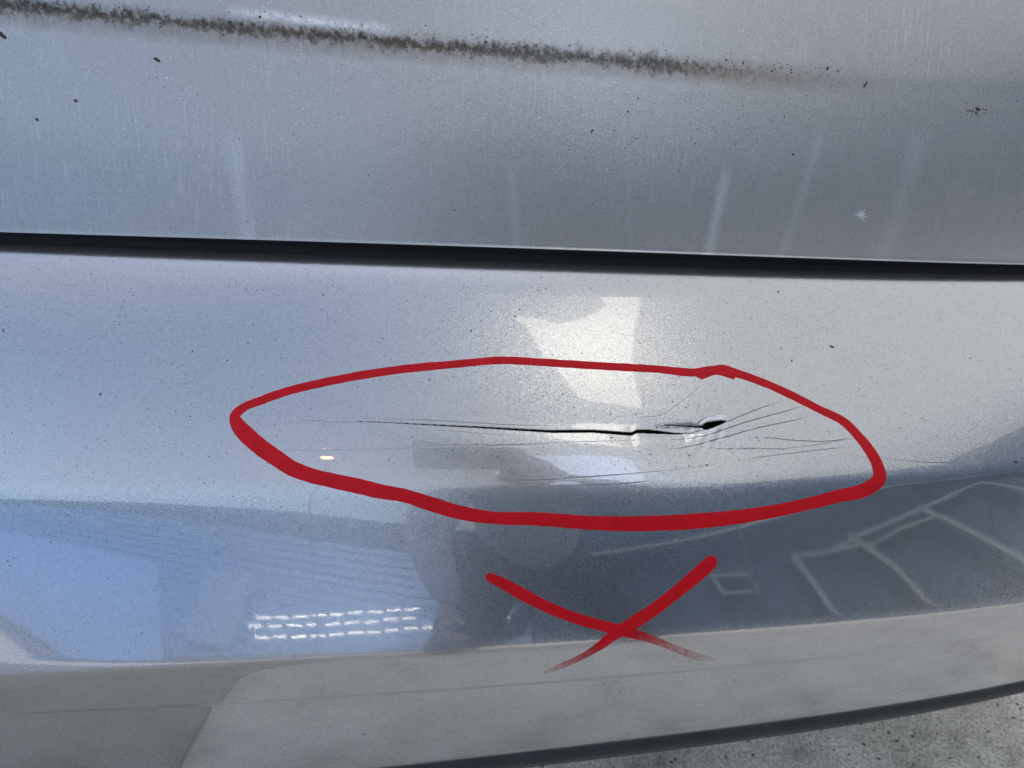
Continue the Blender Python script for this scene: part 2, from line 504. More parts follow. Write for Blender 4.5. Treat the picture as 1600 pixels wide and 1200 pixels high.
def seg_dist(PX, PS, poly, wid=None):
    """distance of grid points to a polyline on the skin; also the half width there and the signed side"""
    best = np.full(PX.shape, 1e9); bw = np.zeros(PX.shape); side = np.zeros(PX.shape)
    for i in range(len(poly)-1):
        a, b_ = poly[i], poly[i+1]
        d = b_-a; l2 = d@d
        t = np.clip(((PX-a[0])*d[0]+(PS-a[1])*d[1])/l2, 0, 1)
        qx = PX-(a[0]+t*d[0]); qs = PS-(a[1]+t*d[1])
        r = np.hypot(qx, qs)
        m = r < best
        best = np.where(m, r, best)
        if wid is not None: bw = np.where(m, wid[i]*(1-t)+wid[i+1]*t, bw)
        side = np.where(m, np.sign(qs), side)
    return best, bw, side
def roughen(p, amp, seed):
    q = p.copy(); r = np.random.default_rng(seed)
    q[:, 1] += r.normal(0, amp, len(p)); return q
MM = 0.001
ci = (XS > xa[0]-0.03) & (XS < xa[1]+0.12); cj = (SS > s_lo-0.03) & (SS < s_hi+0.03)
sub = np.ix_(cj, ci)
sX, sS = GX[sub], GS[sub]
crack = np.zeros(GX.shape); disp = np.zeros(GX.shape)
hole = np.zeros(GX.shape, bool)
PXM = 0.00044                                         # metres on the skin per column of the photograph, near the crack
mo = smooth_poly(main_open, 2); mo_s = to_skin(mo)
# keep the corners of the tear: use raw points, only lightly roughened
mo_r = roughen(to_skin(main_open), 0.0, 1)
dm, wm, sm_ = seg_dist(sX, sS, mo_r, main_open[:, 2]*0.5*PXM*0.92)
so = to_skin(second_open); d2, w2, s2 = seg_dist(sX, sS, so, second_open[:, 2]*0.5*PXM*1.0)
wd = to_skin(wedge)
def in_poly(PX, PS, poly):
    ins = np.zeros(PX.shape, bool); n = len(poly)
    for i in range(n):
        x1, y1 = poly[i]; x2, y2 = poly[(i+1) % n]
        c = ((y1 > PS) != (y2 > PS)) & (PX < (x2-x1)*(PS-y1)/(y2-y1+1e-12)+x1)
        ins ^= c
    return ins
wig = np.array([mnoise.noise(Vector((x*900, 3.1, 0))) for x in XS[ci]])[None, :]*0.00010
hs = (dm < wm+wig) | (d2 < w2+wig) | in_poly(sX, sS, wd)
hole[sub] = hs
# the part under the tear is pressed in, its edge stepped back, and rises again to the ridge
below = sm_ > 0
stepx = np.interp(sX, [xa[0], mo_r[2, 0], mo_r[7, 0], wd[5, 0], wd[5, 0]+0.05], [0, .15, 1.0, .55, 0])
dsub = np.zeros(sX.shape)
dsub -= np.where(below, 1.5*MM*np.exp(-(dm/0.006)**1.5)*stepx, 0)
dsub += np.where(~below, 0.5*MM*np.exp(-(dm/0.004)**2)*stepx, 0)
# flap between the two openings is sunk and buckled
fx0, fx1 = mo_r[8, 0], wd[3, 0]
flap = np.exp(-(((sX-(fx0+fx1)/2)/0.022)**4)) * np.exp(-(((sS-so[2, 1]-0.003)/0.0042)**2))
dsub -= 1.1*MM*flap
# buckles that cross the sunken part right of the tear
bk = np.exp(-(((sX-wd[1, 0]-0.004)/0.016)**2))*np.exp(-(((sS-wd[9, 1]-0.006)/0.010)**2))
dsub += 0.085*MM*bk*(np.sin((sX+(sS-so[0, 1])*0.55)*2*PI/0.0078)+0.8*np.sin((sX*1.1+(sS-so[0, 1])*0.1)*2*PI/0.0131+1))
# wide shallow dent under it
cx = wd[0, 0]
dsub -= 1.5*MM*np.exp(-(((sX-cx)/0.04)**2))*np.exp(-(((sS-wd[9, 1]-0.012)/0.016)**2))
csub = np.zeros(sX.shape)
for i, h in enumerate(hair):
    p = smooth_poly(P2(h), 5); q = to_skin(p)
    q = roughen(q, 0.00006, i)
    wob = np.linspace(0.2, 1, 4)
    k = hair_str[i]
    t = np.linspace(0, 1, len(q)); taper = np.minimum(1, np.minimum(t, 1-t)*6+0.15)
    d, w_, sd_ = seg_dist(sX, sS, q, taper)
    g = np.exp(-(d/0.00026)**2)*w_
    csub = np.maximum(csub, g*k*0.72)
    dsub -= 0.10*MM*g*k
    # one side of every split stands a little proud of the other
    dsub += 0.10*MM*k*w_*np.exp(-d/0.0028)*np.where(sd_ > 0, -0.6, 0.6)
edge = np.maximum(np.exp(-((dm-wm)/0.0003)**2)*(dm > wm), np.exp(-((d2-w2)/0.0003)**2)*(d2 > w2))
csub = np.maximum(csub, 0.35*edge*(sm_ > 0))
crack[sub] = csub; disp[sub] = dsub
V = V + Nn*disp[..., None]
# skins thickness: rim of the hole bends inwards
F = grid_faces(*GX.shape)
keep = ~(hole.ravel()[F].all(axis=1))
rimv = hole.ravel()
Vf = V.reshape(-1, 3).copy(); Nf = Nn.reshape(-1, 3)
Vf[rimv] -= Nf[rimv]*0.0025
F = F[keep]
used = np.zeros(len(Vf), bool); used[F.ravel()] = True
remap = np.cumsum(used)-1
bumper = mesh_np('rear_bumper', Vf[used], remap[F], m_paint, None, uv=np.stack([GX.ravel(), -GS.ravel()], 1)[used],
                 attrs={'crack': np.where(rimv, 1.0, crack.ravel())[used]})
add_to_car(bumper)
tag(bumper, 'silver rear bumper with a long black crack ringed by a red line')
# dark core behind the tear
bx = np.linspace(-0.8, 0.8, 81); bs = np.linspace(S_SH, SMAX-0.01, 60)
BX, BS = np.meshgrid(bx, bs)
core = mesh_np('bumper_core', (surf(BX, BS)-surf_n(BX, BS)*0.012).reshape(-1, 3), grid_faces(*BX.shape), m_inner, bumper)
# bright lifted paint along the wedge
def ribbon(name, poly, widths, material, parent, lift=0.0003, dome=0.0001, across=5, base=surf, nfn=surf_n, attrs=None, uvscale=1.0, edge_noise=0.0, seed=0, dispfn=None, caps=True):
    """a flat stroke laid on the skin: poly in skin coordinates, widths in metres"""
    poly = np.asarray(poly); n = len(poly)
    tan = np.gradient(poly, axis=0); tan /= np.linalg.norm(tan, axis=1, keepdims=True)+1e-12
    nor = np.stack([-tan[:, 1], tan[:, 0]], 1)
    w = np.asarray(widths)*0.5
    r = np.random.default_rng(seed)
    if edge_noise:
        e1 = np.convolve(r.normal(0, edge_noise, n+6), np.ones(3)/3, 'same')[3:-3]; e2 = np.convolve(r.normal(0, edge_noise, n+6), np.ones(3)/3, 'same')[3:-3]
    else: e1 = e2 = np.zeros(n)
    v = np.linspace(-1, 1, across)
    P = poly[:, None, :] + nor[:, None, :]*(v[None, :, None]*np.where(v[None, :, None] < 0, (w+e1)[:, None, None], (w+e2)[:, None, None]))
    X, s_ = P[..., 0], P[..., 1]
    pos = base(X, s_) + nfn(X, s_)*(lift + dome*(1-v[None, :]**2))[..., None]
    arcl = np.concatenate([[0], np.cumsum(np.linalg.norm(np.diff(poly, axis=0), axis=1))])
    UVs = np.stack([np.repeat(arcl[:, None], across, 1), np.repeat((v*0.006)[None, :], n, 0)], -1).reshape(-1, 2)
    at = {}
    if attrs:
        for k_, vv in attrs.items():
            at[k_] = np.repeat(np.asarray(vv)[:, None], across, 1).ravel()
    return pos.reshape(-1, 3), grid_faces(n, across)[:, ::-1], UVs, at
def build_ribbons(name, rs, material, parent):
    Vs, Fs, Us, At = [], [], [], {}
    o = 0
    for (v, f, u, a) in rs:
        Vs.append(v); Fs.append(f+o); Us.append(u); o += len(v)
        for k, x in a.items(): At.setdefault(k, []).append(x)
    return mesh_np(name, np.vstack(Vs), np.vstack(Fs), material, parent, uv=np.vstack(Us), attrs={k: np.concatenate(x) for k, x in At.items()})

chip1 = smooth_poly(P2([(1091, 663), (1097, 659.5), (1104, 655.5), (1116, 654.5), (1128, 653.5), (1138, 655.5)]), 8)
w1 = np.interp(np.linspace(0, 1, len(chip1)), [0, .2, .5, .8, 1], [.0010, .0024, .0018, .0022, .0005])
chip2 = smooth_poly(P2([(1110, 651.5), (1120, 650.4), (1130, 650.6), (1141, 652.6)]), 8)
w2_ = np.interp(np.linspace(0, 1, len(chip2)), [0, .5, 1], [.0004, .0016, .0004])
o = build_ribbons('lifted_paint_edge', [ribbon('', to_skin(chip1), w1, None, None, lift=0.0009, dome=0.0005, edge_noise=0.00012, seed=3),
    ribbon('', to_skin(chip2), w2_, None, None, lift=0.0005, dome=0.0004, edge_noise=0.0001, seed=4)], m_chip, bumper)
tag(o, 'pale lifted paint flake at the right end of the crack')
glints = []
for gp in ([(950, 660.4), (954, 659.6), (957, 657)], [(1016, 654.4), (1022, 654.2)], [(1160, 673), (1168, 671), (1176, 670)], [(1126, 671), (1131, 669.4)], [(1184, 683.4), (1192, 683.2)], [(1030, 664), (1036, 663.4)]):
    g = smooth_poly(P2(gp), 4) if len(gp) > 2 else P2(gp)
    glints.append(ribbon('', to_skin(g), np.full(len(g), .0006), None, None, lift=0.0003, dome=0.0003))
for g in glints: build_ribbons('crack_glint', [g], m_chip, bumper)  # raised pale ribbons stand in for glints along the crack

# ---- the red marker strokes
loop = P2([(1092, 586, 10), (1110, 580, 14), (1128, 577, 15), (1150, 583, 13), (1180, 593, 12), (1214, 607, 12), (1250, 624, 12), (1285, 642, 12), (1317, 658, 13), (1340, 680, 14), (1358, 703, 16), (1371, 727, 18), (1374, 748, 22), (1358, 762, 22),
  (1310, 775, 20), (1255, 789, 19), (1172, 805, 21), (1090, 814, 24), (1007, 818, 24), (925, 817, 22), (842, 811, 21), (760, 808, 20), (715, 800, 22), (675, 788, 23), (626, 773, 21), (595, 768, 23), (562, 760, 24), (520, 751, 23), (487, 743, 23), (455, 731, 25), (431, 715, 26), (405, 697, 27), (386, 680, 27), (370, 661, 22), (367, 650, 17),
  (376, 640, 14), (410, 625, 13.5), (450, 611, 13), (495, 600, 13), (544, 590, 13), (619, 578, 13), (712, 569, 12), (787, 563, 12), (845, 566, 12), (900, 569.5, 12), (960, 573, 12), (1030, 577, 12), (1085, 582, 13), (1120, 579, 13), (1146, 590, 6)])
def px_scale(p):
    """metres of skin per picture unit across the stroke, both directions, at the given places"""
    X, s = to_skin(p).T
    q = surf(X, s); n = surf_n(X, s)
    return X, s
def stroke(pts, k=8, **kw):
    p = smooth_poly(pts, k)
    c = to_skin(p)
    # widths: push the two edges out in the picture, then measure them on the skin
    t = np.gradient(p[:, :2], axis=0); t /= np.linalg.norm(t, axis=1, keepdims=True)
    nn = np.stack([-t[:, 1], t[:, 0]], 1)
    a = to_skin(p[:, :2]+nn*p[:, 2:3]/2); b_ = to_skin(p[:, :2]-nn*p[:, 2:3]/2)
    return c, a, b_, p
def stroke_mesh(pts, k=8, across=9, lift=0.00012, dome=0.00003, ink=None, rough=0.00010, seed=1):
    c, a, b_, p = stroke(pts, k)
    n = len(c); r = np.random.default_rng(seed)
    d = a-b_; ln = np.linalg.norm(d, axis=1, keepdims=True)
    e = lambda: np.convolve(r.normal(0, rough, n+8), np.ones(2)/2, 'same')[4:-4, None]
    a = a+d/ln*e(); b_ = b_-d/ln*e()
    # round caps
    for endi, nb_ in ((0, 1), (n-1, n-2)):
        pass
    v = np.linspace(0, 1, across)
    Pp = b_[:, None, :]*(1-v[None, :, None]) + a[:, None, :]*v[None, :, None]
    # cap rows
    def cap(i, j):
        dirv = c[i]-c[j]; dirv /= np.linalg.norm(dirv)
        hw = np.linalg.norm(a[i]-b_[i])/2
        rows = []
        for th in (R(25), R(50), R(72), R(86)):
            mid = c[i]+dirv*hw*math.sin(th)
            rows.append(mid[None, :] + (Pp[i]-c[i][None, :])*math.cos(th))
        return np.array(rows)
    st = cap(0, 1)[::-1]; en = cap(n-1, n-2)
    Pp = np.concatenate([st, Pp, en], 0)
    X, s_ = Pp[..., 0], Pp[..., 1]
    u = np.abs(2*v-1)
    h = lift*(1-u**6) + dome*(1-u**2) + 0.00004
    hh = np.repeat(h[None, :], len(Pp), 0)
    hh[0] = 0.00004; hh[1] *= .6; hh[-1] = 0.00004; hh[-2] *= .6
    pos = surf(X, s_)+surf_n(X, s_)*hh[..., None]
    al = np.concatenate([[0], np.cumsum(np.linalg.norm(np.diff(Pp[:, across//2], axis=0), axis=1))])
    UVs = np.stack([np.repeat(al[:, None], across, 1), np.repeat((v*0.009)[None, :], len(Pp), 0)], -1).reshape(-1, 2)
    ik = np.ones(n) if ink is None else np.interp(np.linspace(0, 1, n), *ink)
    ik = np.concatenate([np.full(4, ik[0]), ik, np.full(4, ik[-1])])
    return pos.reshape(-1, 3), grid_faces(len(Pp), across), UVs, {'ink': np.repeat(ik[:, None], across, 1).ravel()}
o = build_ribbons('marker_loop', [stroke_mesh(loop), stroke_mesh(P2([(1096, 591, 4), (1103, 587, 7), (1112, 583, 8)]), seed=5), stroke_mesh(P2([(1130, 574, 6), (1127, 571.6, 3)]), seed=6)], m_ink, bumper)
tag(o, 'red marker line drawn in a long pointed oval around the crack')
x1 = P2([(765, 902, 14), (785, 911, 17), (812, 926, 19), (850, 946, 18), (900, 966, 17), (950, 980, 17), (985, 989, 16), (1010, 996, 13), (1042, 1008, 11), (1083, 1024, 11), (1116, 1031, 6)])
x2 = P2([(1110, 879, 21), (1095, 893, 22), (1062, 921, 20), (1021, 953, 20), (985, 976, 20), (958, 993, 17), (940, 1007, 14), (920, 1020, 10), (897, 1032, 9), (870, 1043, 8), (853, 1050, 5)])
o1 = build_ribbons('marker_cross', [stroke_mesh(x1, ink=([0, .58, .66, .8, 1], [1, 1, .62, .47, .3]), seed=8), stroke_mesh(x2, lift=0.0003, ink=([0, .62, .72, .85, 1], [1, 1, .66, .50, .32]), seed=9)], m_ink, bumper)
tag(o1, 'red marker cross drawn under the oval, its lower ends faded')

# ---- tailgate
GT = [(396, -75), (391.5, -20), (390, 40), (387.4, 46), (385.6, 17), (378, 13.5), (300, 16.5), (200, 20), (100, 21.5), (78, 21), (64, 23), (40, 23.5), (-200, 28)]
g_tab = sorted(GT)
gy, gz = 0.447, None
d = pix_ray(*project(np.array([0.05, 0.447, 0.0])) if False else (800, 392))
# start low on the edge
x0 = 0.05
t_ = 0.447/pix_ray(842, 391)[1]
z_start = ZC + pix_ray(842, 391)[2]*t_
gp, gn = integrate(0.447, z_start, g_tab, -150, up=True)
low = [(0.447+0.0008*k+0.0006, z_start+0.0002*k) for k in range(60, 0, -2)]
gprof = np.vstack([np.array(low), gp]); garc = np.concatenate([[0], np.cumsum(np.hypot(*np.diff(gprof, axis=0).T))])
kg = len(low)
def row_to_g(row):
    P = np.stack([np.full(len(gprof), x0), gprof[:, 0]+plan(x0), gprof[:, 1]], 1)
    py = project(P)[1][kg:]; a = garc[kg:]
    return float(np.interp(-row, -py, a))
GL = {'edge': ([0, 400, 800, 1200, 1600], [362, 375, 388, 400, 414], 389), 'crease': ([0, 400, 800, 1200], [12, 44, 74, 108], 66)}
GFS, GFP = [], []
for k, (px, py, row0) in GL.items():
    s = row_to_g(row0); Y0 = np.interp(s, garc, gprof[:, 0]); Z0 = np.interp(s, garc, gprof[:, 1])
    XX, ZZ = [], []
    for a, b_ in zip(px, py):
        d = pix_ray(a, b_); t = Y0/d[1]
        for _ in range(60): t = (Y0 + plan(d[0]*t))/d[1]
        XX.append(d[0]*t); ZZ.append(ZC + d[2]*t - Z0)
    c = np.polyfit(XX, ZZ, 2 if k == 'edge' else 1)
    if len(c) == 2: c = np.array([0, c[0], c[1]])
    GFS.append(s); GFP.append(c)
    print('gate', k, s, np.round(ZZ, 4))
def gsurf(X, s):
    X = np.asarray(X, float); s = np.asarray(s, float); sh = X.shape; X = X.ravel(); s = s.ravel()
    Xc = np.clip(X, -.45, .68)
    t = np.clip((s-GFS[0])/(GFS[1]-GFS[0]), 0, 1)
    v0, v1 = np.polyval(GFP[0], Xc), np.polyval(GFP[1], Xc)
    Z = np.interp(s, garc, gprof[:, 1])+v0*(1-t)+v1*t
    return np.stack([X, np.interp(s, garc, gprof[:, 0])+plan(X), Z], 1).reshape(*sh, 3)
def gsurf_n(X, s, e=5e-4):
    a = gsurf(X+e, s)-gsurf(X-e, s); b_ = gsurf(X, s+e)-gsurf(X, s-e)
    n = np.cross(a, b_); return n/np.linalg.norm(n, axis=-1, keepdims=True)
gx = spans([(-0.84, -0.42, 0.02), (-0.42, 0.7, 0.004), (0.7, 0.84, 0.02)])
gs = spans([(0, garc[kg]-0.001, 0.004), (garc[kg]-0.001, garc[kg]+0.008, 0.0004), (garc[kg]+0.008, garc[-1], 0.0015)])
TX, TS = np.meshgrid(gx, gs)
tv = gsurf(TX, TS)
# carry the panel on up to the window above the frame
top = tv[-1]
ext = []; Yd = 0.0
for k in range(1, 9):
    q = top.copy(); q[:, 2] += 0.035*k; q[:, 1] += 0.012*k+0.0012*k*k; ext.append(q)
tv2 = np.concatenate([tv, np.array(ext)], 0)
uvx = np.concatenate([TX, np.repeat(gx[None, :], 8, 0)], 0); uvs = np.concatenate([TS, np.array([np.full(len(gx), garc[-1]+0.037*k) for k in range(1, 9)])], 0)
gate = mesh_np('tailgate', tv2.reshape(-1, 3), grid_faces(tv2.shape[0], tv2.shape[1])[:, ::-1], m_gate, None, uv=np.stack([uvx.ravel(), uvs.ravel()], 1))
add_to_car(gate)
tag(gate, 'dusty silver tailgate panel with a band of black grime')

# tailgate material, finished now that the crease's place is known
m_gate, nt, b, U, sepu = GATE_HOOK
col = gate_col0
def gpx(px, py):
    X, s = invert(np.array([float(px)]), np.array([float(py)]), fn=gsurf, s0=garc[kg]+0.08); return X[0], s[0]
ga = gpx(0, 6); gb = gpx(1250, 116); gm = gpx(640, 66)
slope = (gb[1]-ga[1])/(gb[0]-ga[0])
print('grime', ga, gm, gb)
linev = math_(nt, 'MULTIPLY_ADD', sepu.outputs[0], slope, ga[1]-slope*ga[0])
nz = N(nt, 'ShaderNodeTexNoise', Scale=90.0, Detail=6.0, Roughness=0.7)
L(nt, U, nz.inputs['Vector'])
dv = math_(nt, 'SUBTRACT', sepu.outputs[1], linev)
dvn = math_(nt, 'ADD', dv, math_(nt, 'MULTIPLY', math_(nt, 'SUBTRACT', nz.outputs['Fac'], 0.5), 0.011))
fade = N(nt, 'ShaderNodeMapRange'); fade.inputs['From Min'].default_value = gb[0]-0.10; fade.inputs['From Max'].default_value = gb[0]+0.03
fade.inputs['To Min'].default_value = 1; fade.inputs['To Max'].default_value = 0
L(nt, sepu.outputs[0], fade.inputs['Value'])
lo = N(nt, 'ShaderNodeTexNoise', Scale=24.0, Detail=3.0); L(nt, U, lo.inputs['Vector'])
halfw = math_(nt, 'MULTIPLY_ADD', ramp(nt, lo.outputs['Fac'], [(0.33, (0, 0, 0)), (0.67, (1, 1, 1))]).outputs[0], 0.0085, 0.0040)
g = math_(nt, 'SUBTRACT', 1.0, math_(nt, 'DIVIDE', math_(nt, 'ABSOLUTE', dvn), halfw), clamp=True)
nz2 = N(nt, 'ShaderNodeTexNoise', Scale=300.0, Detail=7.0, Roughness=0.76)
mp = N(nt, 'ShaderNodeMapping'); mp.inputs['Scale'].default_value = (1.0, 0.7, 1); mp.inputs['Rotation'].default_value = (0, 0, R(24))
L(nt, U, mp.inputs['Vector']); L(nt, mp.outputs[0], nz2.inputs['Vector'])
gr = math_(nt, 'MULTIPLY', math_(nt, 'POWER', g, 0.8), fade.outputs[0])
gd = math_(nt, 'ADD', math_(nt, 'MULTIPLY', gr, 2.0), math_(nt, 'MULTIPLY_ADD', nz2.outputs['Fac'], 4.2, -3.05), clamp=True)
gd = math_(nt, 'MULTIPLY', gd, math_(nt, 'MULTIPLY', gr, 3.0, clamp=True))
gd = math_(nt, 'MULTIPLY', gd, 0.93)
# brown film just under and round the black dirt, reaching further right
fade2 = N(nt, 'ShaderNodeMapRange'); fade2.inputs['From Min'].default_value = gb[0]-0.04; fade2.inputs['From Max'].default_value = gb[0]+0.07
fade2.inputs['To Min'].default_value = 1; fade2.inputs['To Max'].default_value = 0; L(nt, sepu.outputs[0], fade2.inputs['Value'])
dlow = math_(nt, 'ADD', dvn, 0.0025)
fw_ = math_(nt, 'SUBTRACT', 1.0, math_(nt, 'DIVIDE', math_(nt, 'ABSOLUTE', dlow), 0.0100), clamp=True)
film = math_(nt, 'MULTIPLY', math_(nt, 'MULTIPLY', math_(nt, 'POWER', fw_, 0.7), fade2.outputs[0]), math_(nt, 'MULTIPLY_ADD', nz2.outputs['Fac'], 1.3, 0.0), clamp=True)
col = mixc(nt, film, col, (0.20, 0.155, 0.105))
# chalky residue above the line
ra, rb_ = gpx(370, 18), gpx(610, 46)
rs_ = (rb_[1]-ra[1])/(rb_[0]-ra[0])
dv2 = math_(nt, 'ABSOLUTE', math_(nt, 'SUBTRACT', sepu.outputs[1], math_(nt, 'ADD', math_(nt, 'MULTIPLY_ADD', sepu.outputs[0], rs_, ra[1]-rs_*ra[0]), math_(nt, 'MULTIPLY', math_(nt, 'SUBTRACT', nz.outputs['Fac'], .5), .006))))
w1_ = math_(nt, 'SUBTRACT', 1.0, math_(nt, 'DIVIDE', dv2, 0.0042), clamp=True)
w2x = math_(nt, 'SUBTRACT', 1.0, math_(nt, 'DIVIDE', math_(nt, 'ABSOLUTE', math_(nt, 'SUBTRACT', sepu.outputs[0], (ra[0]+rb_[0])/2)), (rb_[0]-ra[0])*0.56), clamp=True)
chalk = math_(nt, 'MULTIPLY', math_(nt, 'MULTIPLY', w1_, math_(nt, 'POWER', w2x, 0.4)), ramp(nt, nz2.outputs['Fac'], [(0.36, (0, 0, 0)), (0.55, (1, 1, 1))]).outputs[0])
col = mixc(nt, math_(nt, 'MULTIPLY', chalk, 1.0), col, (0.86, 0.87, 0.88))
# rub streaks, fine and slanting
st = N(nt, 'ShaderNodeTexNoise', Scale=560.0, Detail=2.0)
mp = N(nt, 'ShaderNodeMapping'); mp.inputs['Scale'].default_value = (1.0, 0.06, 1); mp.inputs['Rotation'].default_value = (0, 0, R(-18))
L(nt, U, mp.inputs['Vector']); L(nt, mp.outputs[0], st.inputs['Vector'])
pat = N(nt, 'ShaderNodeTexNoise', Scale=7.0, Detail=2.0); L(nt, U, pat.inputs['Vector'])
stf = math_(nt, 'MULTIPLY', ramp(nt, st.outputs['Fac'], [(0.55, (0, 0, 0)), (0.75, (1, 1, 1))]).outputs[0], ramp(nt, pat.outputs['Fac'], [(0.4, (0, 0, 0)), (0.7, (1, 1, 1))]).outputs[0])
col = mixc(nt, math_(nt, 'MULTIPLY', stf, 0.32), col, (0.82, 0.82, 0.80))
# pale dried runs
tot = None
for (pxa, pya, pxb, pyb, wd_, k_) in ((1136, 262, 1108, 392, .0058, .8), (362, 205, 385, 365, .007, .4), (798, 258, 806, 360, .005, .3), (1285, 195, 1240, 345, .006, .32), (1440, 200, 1380, 408, .012, .3), (980, 250, 984, 350, .003, .1)):
    a1, a2 = gpx(pxa, pya), gpx(pxb, pyb)
    lean = (a1[0]-a2[0])/(a1[1]-a2[1])
    base_x = a1[0]-lean*a1[1]
    jit = math_(nt, 'MULTIPLY', math_(nt, 'SUBTRACT', nz.outputs['Fac'], 0.5), 0.004)
    xx = math_(nt, 'ADD', math_(nt, 'SUBTRACT', sepu.outputs[0], math_(nt, 'MULTIPLY_ADD', sepu.outputs[1], lean, base_x)), jit)
    g1 = math_(nt, 'SUBTRACT', 1.0, math_(nt, 'DIVIDE', math_(nt, 'ABSOLUTE', xx), wd_), clamp=True)
    a = N(nt, 'ShaderNodeMapRange'); a.interpolation_type = 'SMOOTHSTEP'
    a.inputs['From Min'].default_value = a1[1]-0.012; a.inputs['From Max'].default_value = a1[1]+0.004; a.inputs['To Min'].default_value = 1; a.inputs['To Max'].default_value = 0
    L(nt, sepu.outputs[1], a.inputs['Value'])
    f = math_(nt, 'MULTIPLY', math_(nt, 'MULTIPLY', g1, a.outputs[0]), k_)
    f = math_(nt, 'MULTIPLY', f, math_(nt, 'MULTIPLY_ADD', nz2.outputs['Fac'], 1.8, -0.1))
    tot = f if tot is None else math_(nt, 'ADD', tot, f, clamp=True)
col = mixc(nt, tot, col, (0.72, 0.74, 0.76))
col = mixc(nt, gd, col, ramp(nt, nz.outputs['Fac'], [(0.35, (0.014, 0.011, 0.008)), (0.65, (0.11, 0.08, 0.05))]).outputs[0])
L(nt, col, b.inputs['Base Color'])
b.inputs['Metallic'].default_value = 0.6
rr = math_(nt, 'MULTIPLY_ADD', gd, 0.4, 0.34, clamp=True)
L(nt, rr, b.inputs['Roughness'])
L(nt, flake_normal(nt, U, 0.14), b.inputs['Normal'])
b.inputs['Coat Weight'].default_value = 0.8
L(nt, math_(nt, 'MULTIPLY_ADD', clr.outputs[0] if False else pat.outputs['Fac'], 0.10, 0.14), b.inputs['Coat Roughness'])

# black seal in the gap, part of the car
sx = np.linspace(-0.84, 0.84, 120)
e0 = gsurf(sx, np.full_like(sx, garc[kg]))
Vs = []
for dy, dz in ((0.020, 0.012), (0.014, 0.002), (0.016, -0.010), (0.022, -0.022), (0.05, -0.03), (0.06, 0.02)):
    q = e0.copy(); q[:, 1] += dy; q[:, 2] += dz; Vs.append(q)
seal = mesh_np('gap_seal', np.array(Vs).reshape(-1, 3), grid_faces(len(Vs), len(sx)), m_black)
add_to_car(seal)

# black lower valance under the painted skin
vx = np.linspace(-0.84, 0.84, 160)
b0 = surf(vx, np.full_like(vx, row_to_s(1176)))
Vs = []
for dy, dz in ((0.012, 0.006), (0.001, 0.001), (-0.003, -0.003), (-0.004, -0.008), (-0.002, -0.014), (0.004, -0.032), (0.06, -0.040), (0.3, -0.030)):
    q = b0.copy(); q[:, 1] += dy; q[:, 2] += dz; Vs.append(q)
val = mesh_np('lower_valance', np.array(Vs).reshape(-1, 3), grid_faces(len(Vs), len(vx)), m_plastic)
add_to_car(val)

# rest of the body: kept simple, it shades the ground and closes the car from the side
def loft(name, rings, material, parent=None, closed=False, smooth=True):
    n = len(rings[0]); Vv = np.array(rings).reshape(-1, 3)
    Fc = grid_faces(len(rings), n)
    o = mesh_np(name, Vv, Fc, material, None, smooth)
    return o
tl = tv2[-1]                                          # top edge of the tailgate panel
bpts = []
ztop = tl[:, 2].mean(); ytop = tl[:, 1]
win = []
for t in np.linspace(0, 1, 9):
    q = tl.copy(); q[:, 0] *= (1-0.14*t); q[:, 1] = tl[:, 1]+0.004+0.24*t; q[:, 2] = tl[:, 2]*(1-t)+1.47*t; win.append(q)
w = mesh_np('rear_window', np.array(win).reshape(-1, 3), grid_faces(9, len(tl))[:, ::-1], m_glass); add_to_car(w)
roof = []
for t in np.linspace(0, 1, 14):
    q = win[-1].copy(); q[:, 1] = q[:, 1]*(1-t)+(win[-1][:, 1].mean()+1.9)*t; q[:, 2] = 1.475+0.05*math.sin(PI*t)-0.05*(q[:, 0]/0.72)**2; roof.append(q)
w = mesh_np('roof', np.array(roof).reshape(-1, 3), grid_faces(14, len(tl))[:, ::-1], m_body); add_to_car(w)
for sgn in (-1, 1):
    rings = []
    for yy in np.linspace(0.62, 4.2, 26):
        hz = 0.95 if yy < 3.0 else 0.95-0.12*(yy-3.0)
        xw = 0.86-0.10*max(0, (yy-3.4))**1.5
        ring = [(sgn*(xw-0.10), yy, 0.24), (sgn*(xw-0.02), yy, 0.30), (sgn*xw, yy, 0.50), (sgn*(xw-0.005), yy, 0.72), (sgn*(xw-0.03), yy, 0.86), (sgn*(xw-0.07), yy, hz)]
        rings.append(ring)
    w = loft('body_side', rings, m_body); add_to_car(w)
    rings = []
    for yy in np.linspace(0.66, 3.1, 20):
        e = 1.0 if 0.9 < yy < 2.4 else (0.62+0.38*(yy-0.66)/0.24 if yy <= 0.9 else 1-(yy-2.4)/0.7*0.95)
        zt = 0.95+(1.44-0.95)*e
        rings.append([(sgn*0.79, yy, 0.945), (sgn*(0.79-0.07*e*0.5), yy, (0.945+zt)/2), (sgn*(0.79-0.08*e), yy, zt)])
    w = loft('side_window', rings, m_glass); add_to_car(w)
rings = []
for yy in np.linspace(3.0, 4.2, 10):
    rings.append([(x, yy, 0.95-0.12*(yy-3.0)+0.02*math.cos(x*1.8)) for x in np.linspace(-0.79, 0.79, 12)])
w = loft('hood', rings, m_body); add_to_car(w)
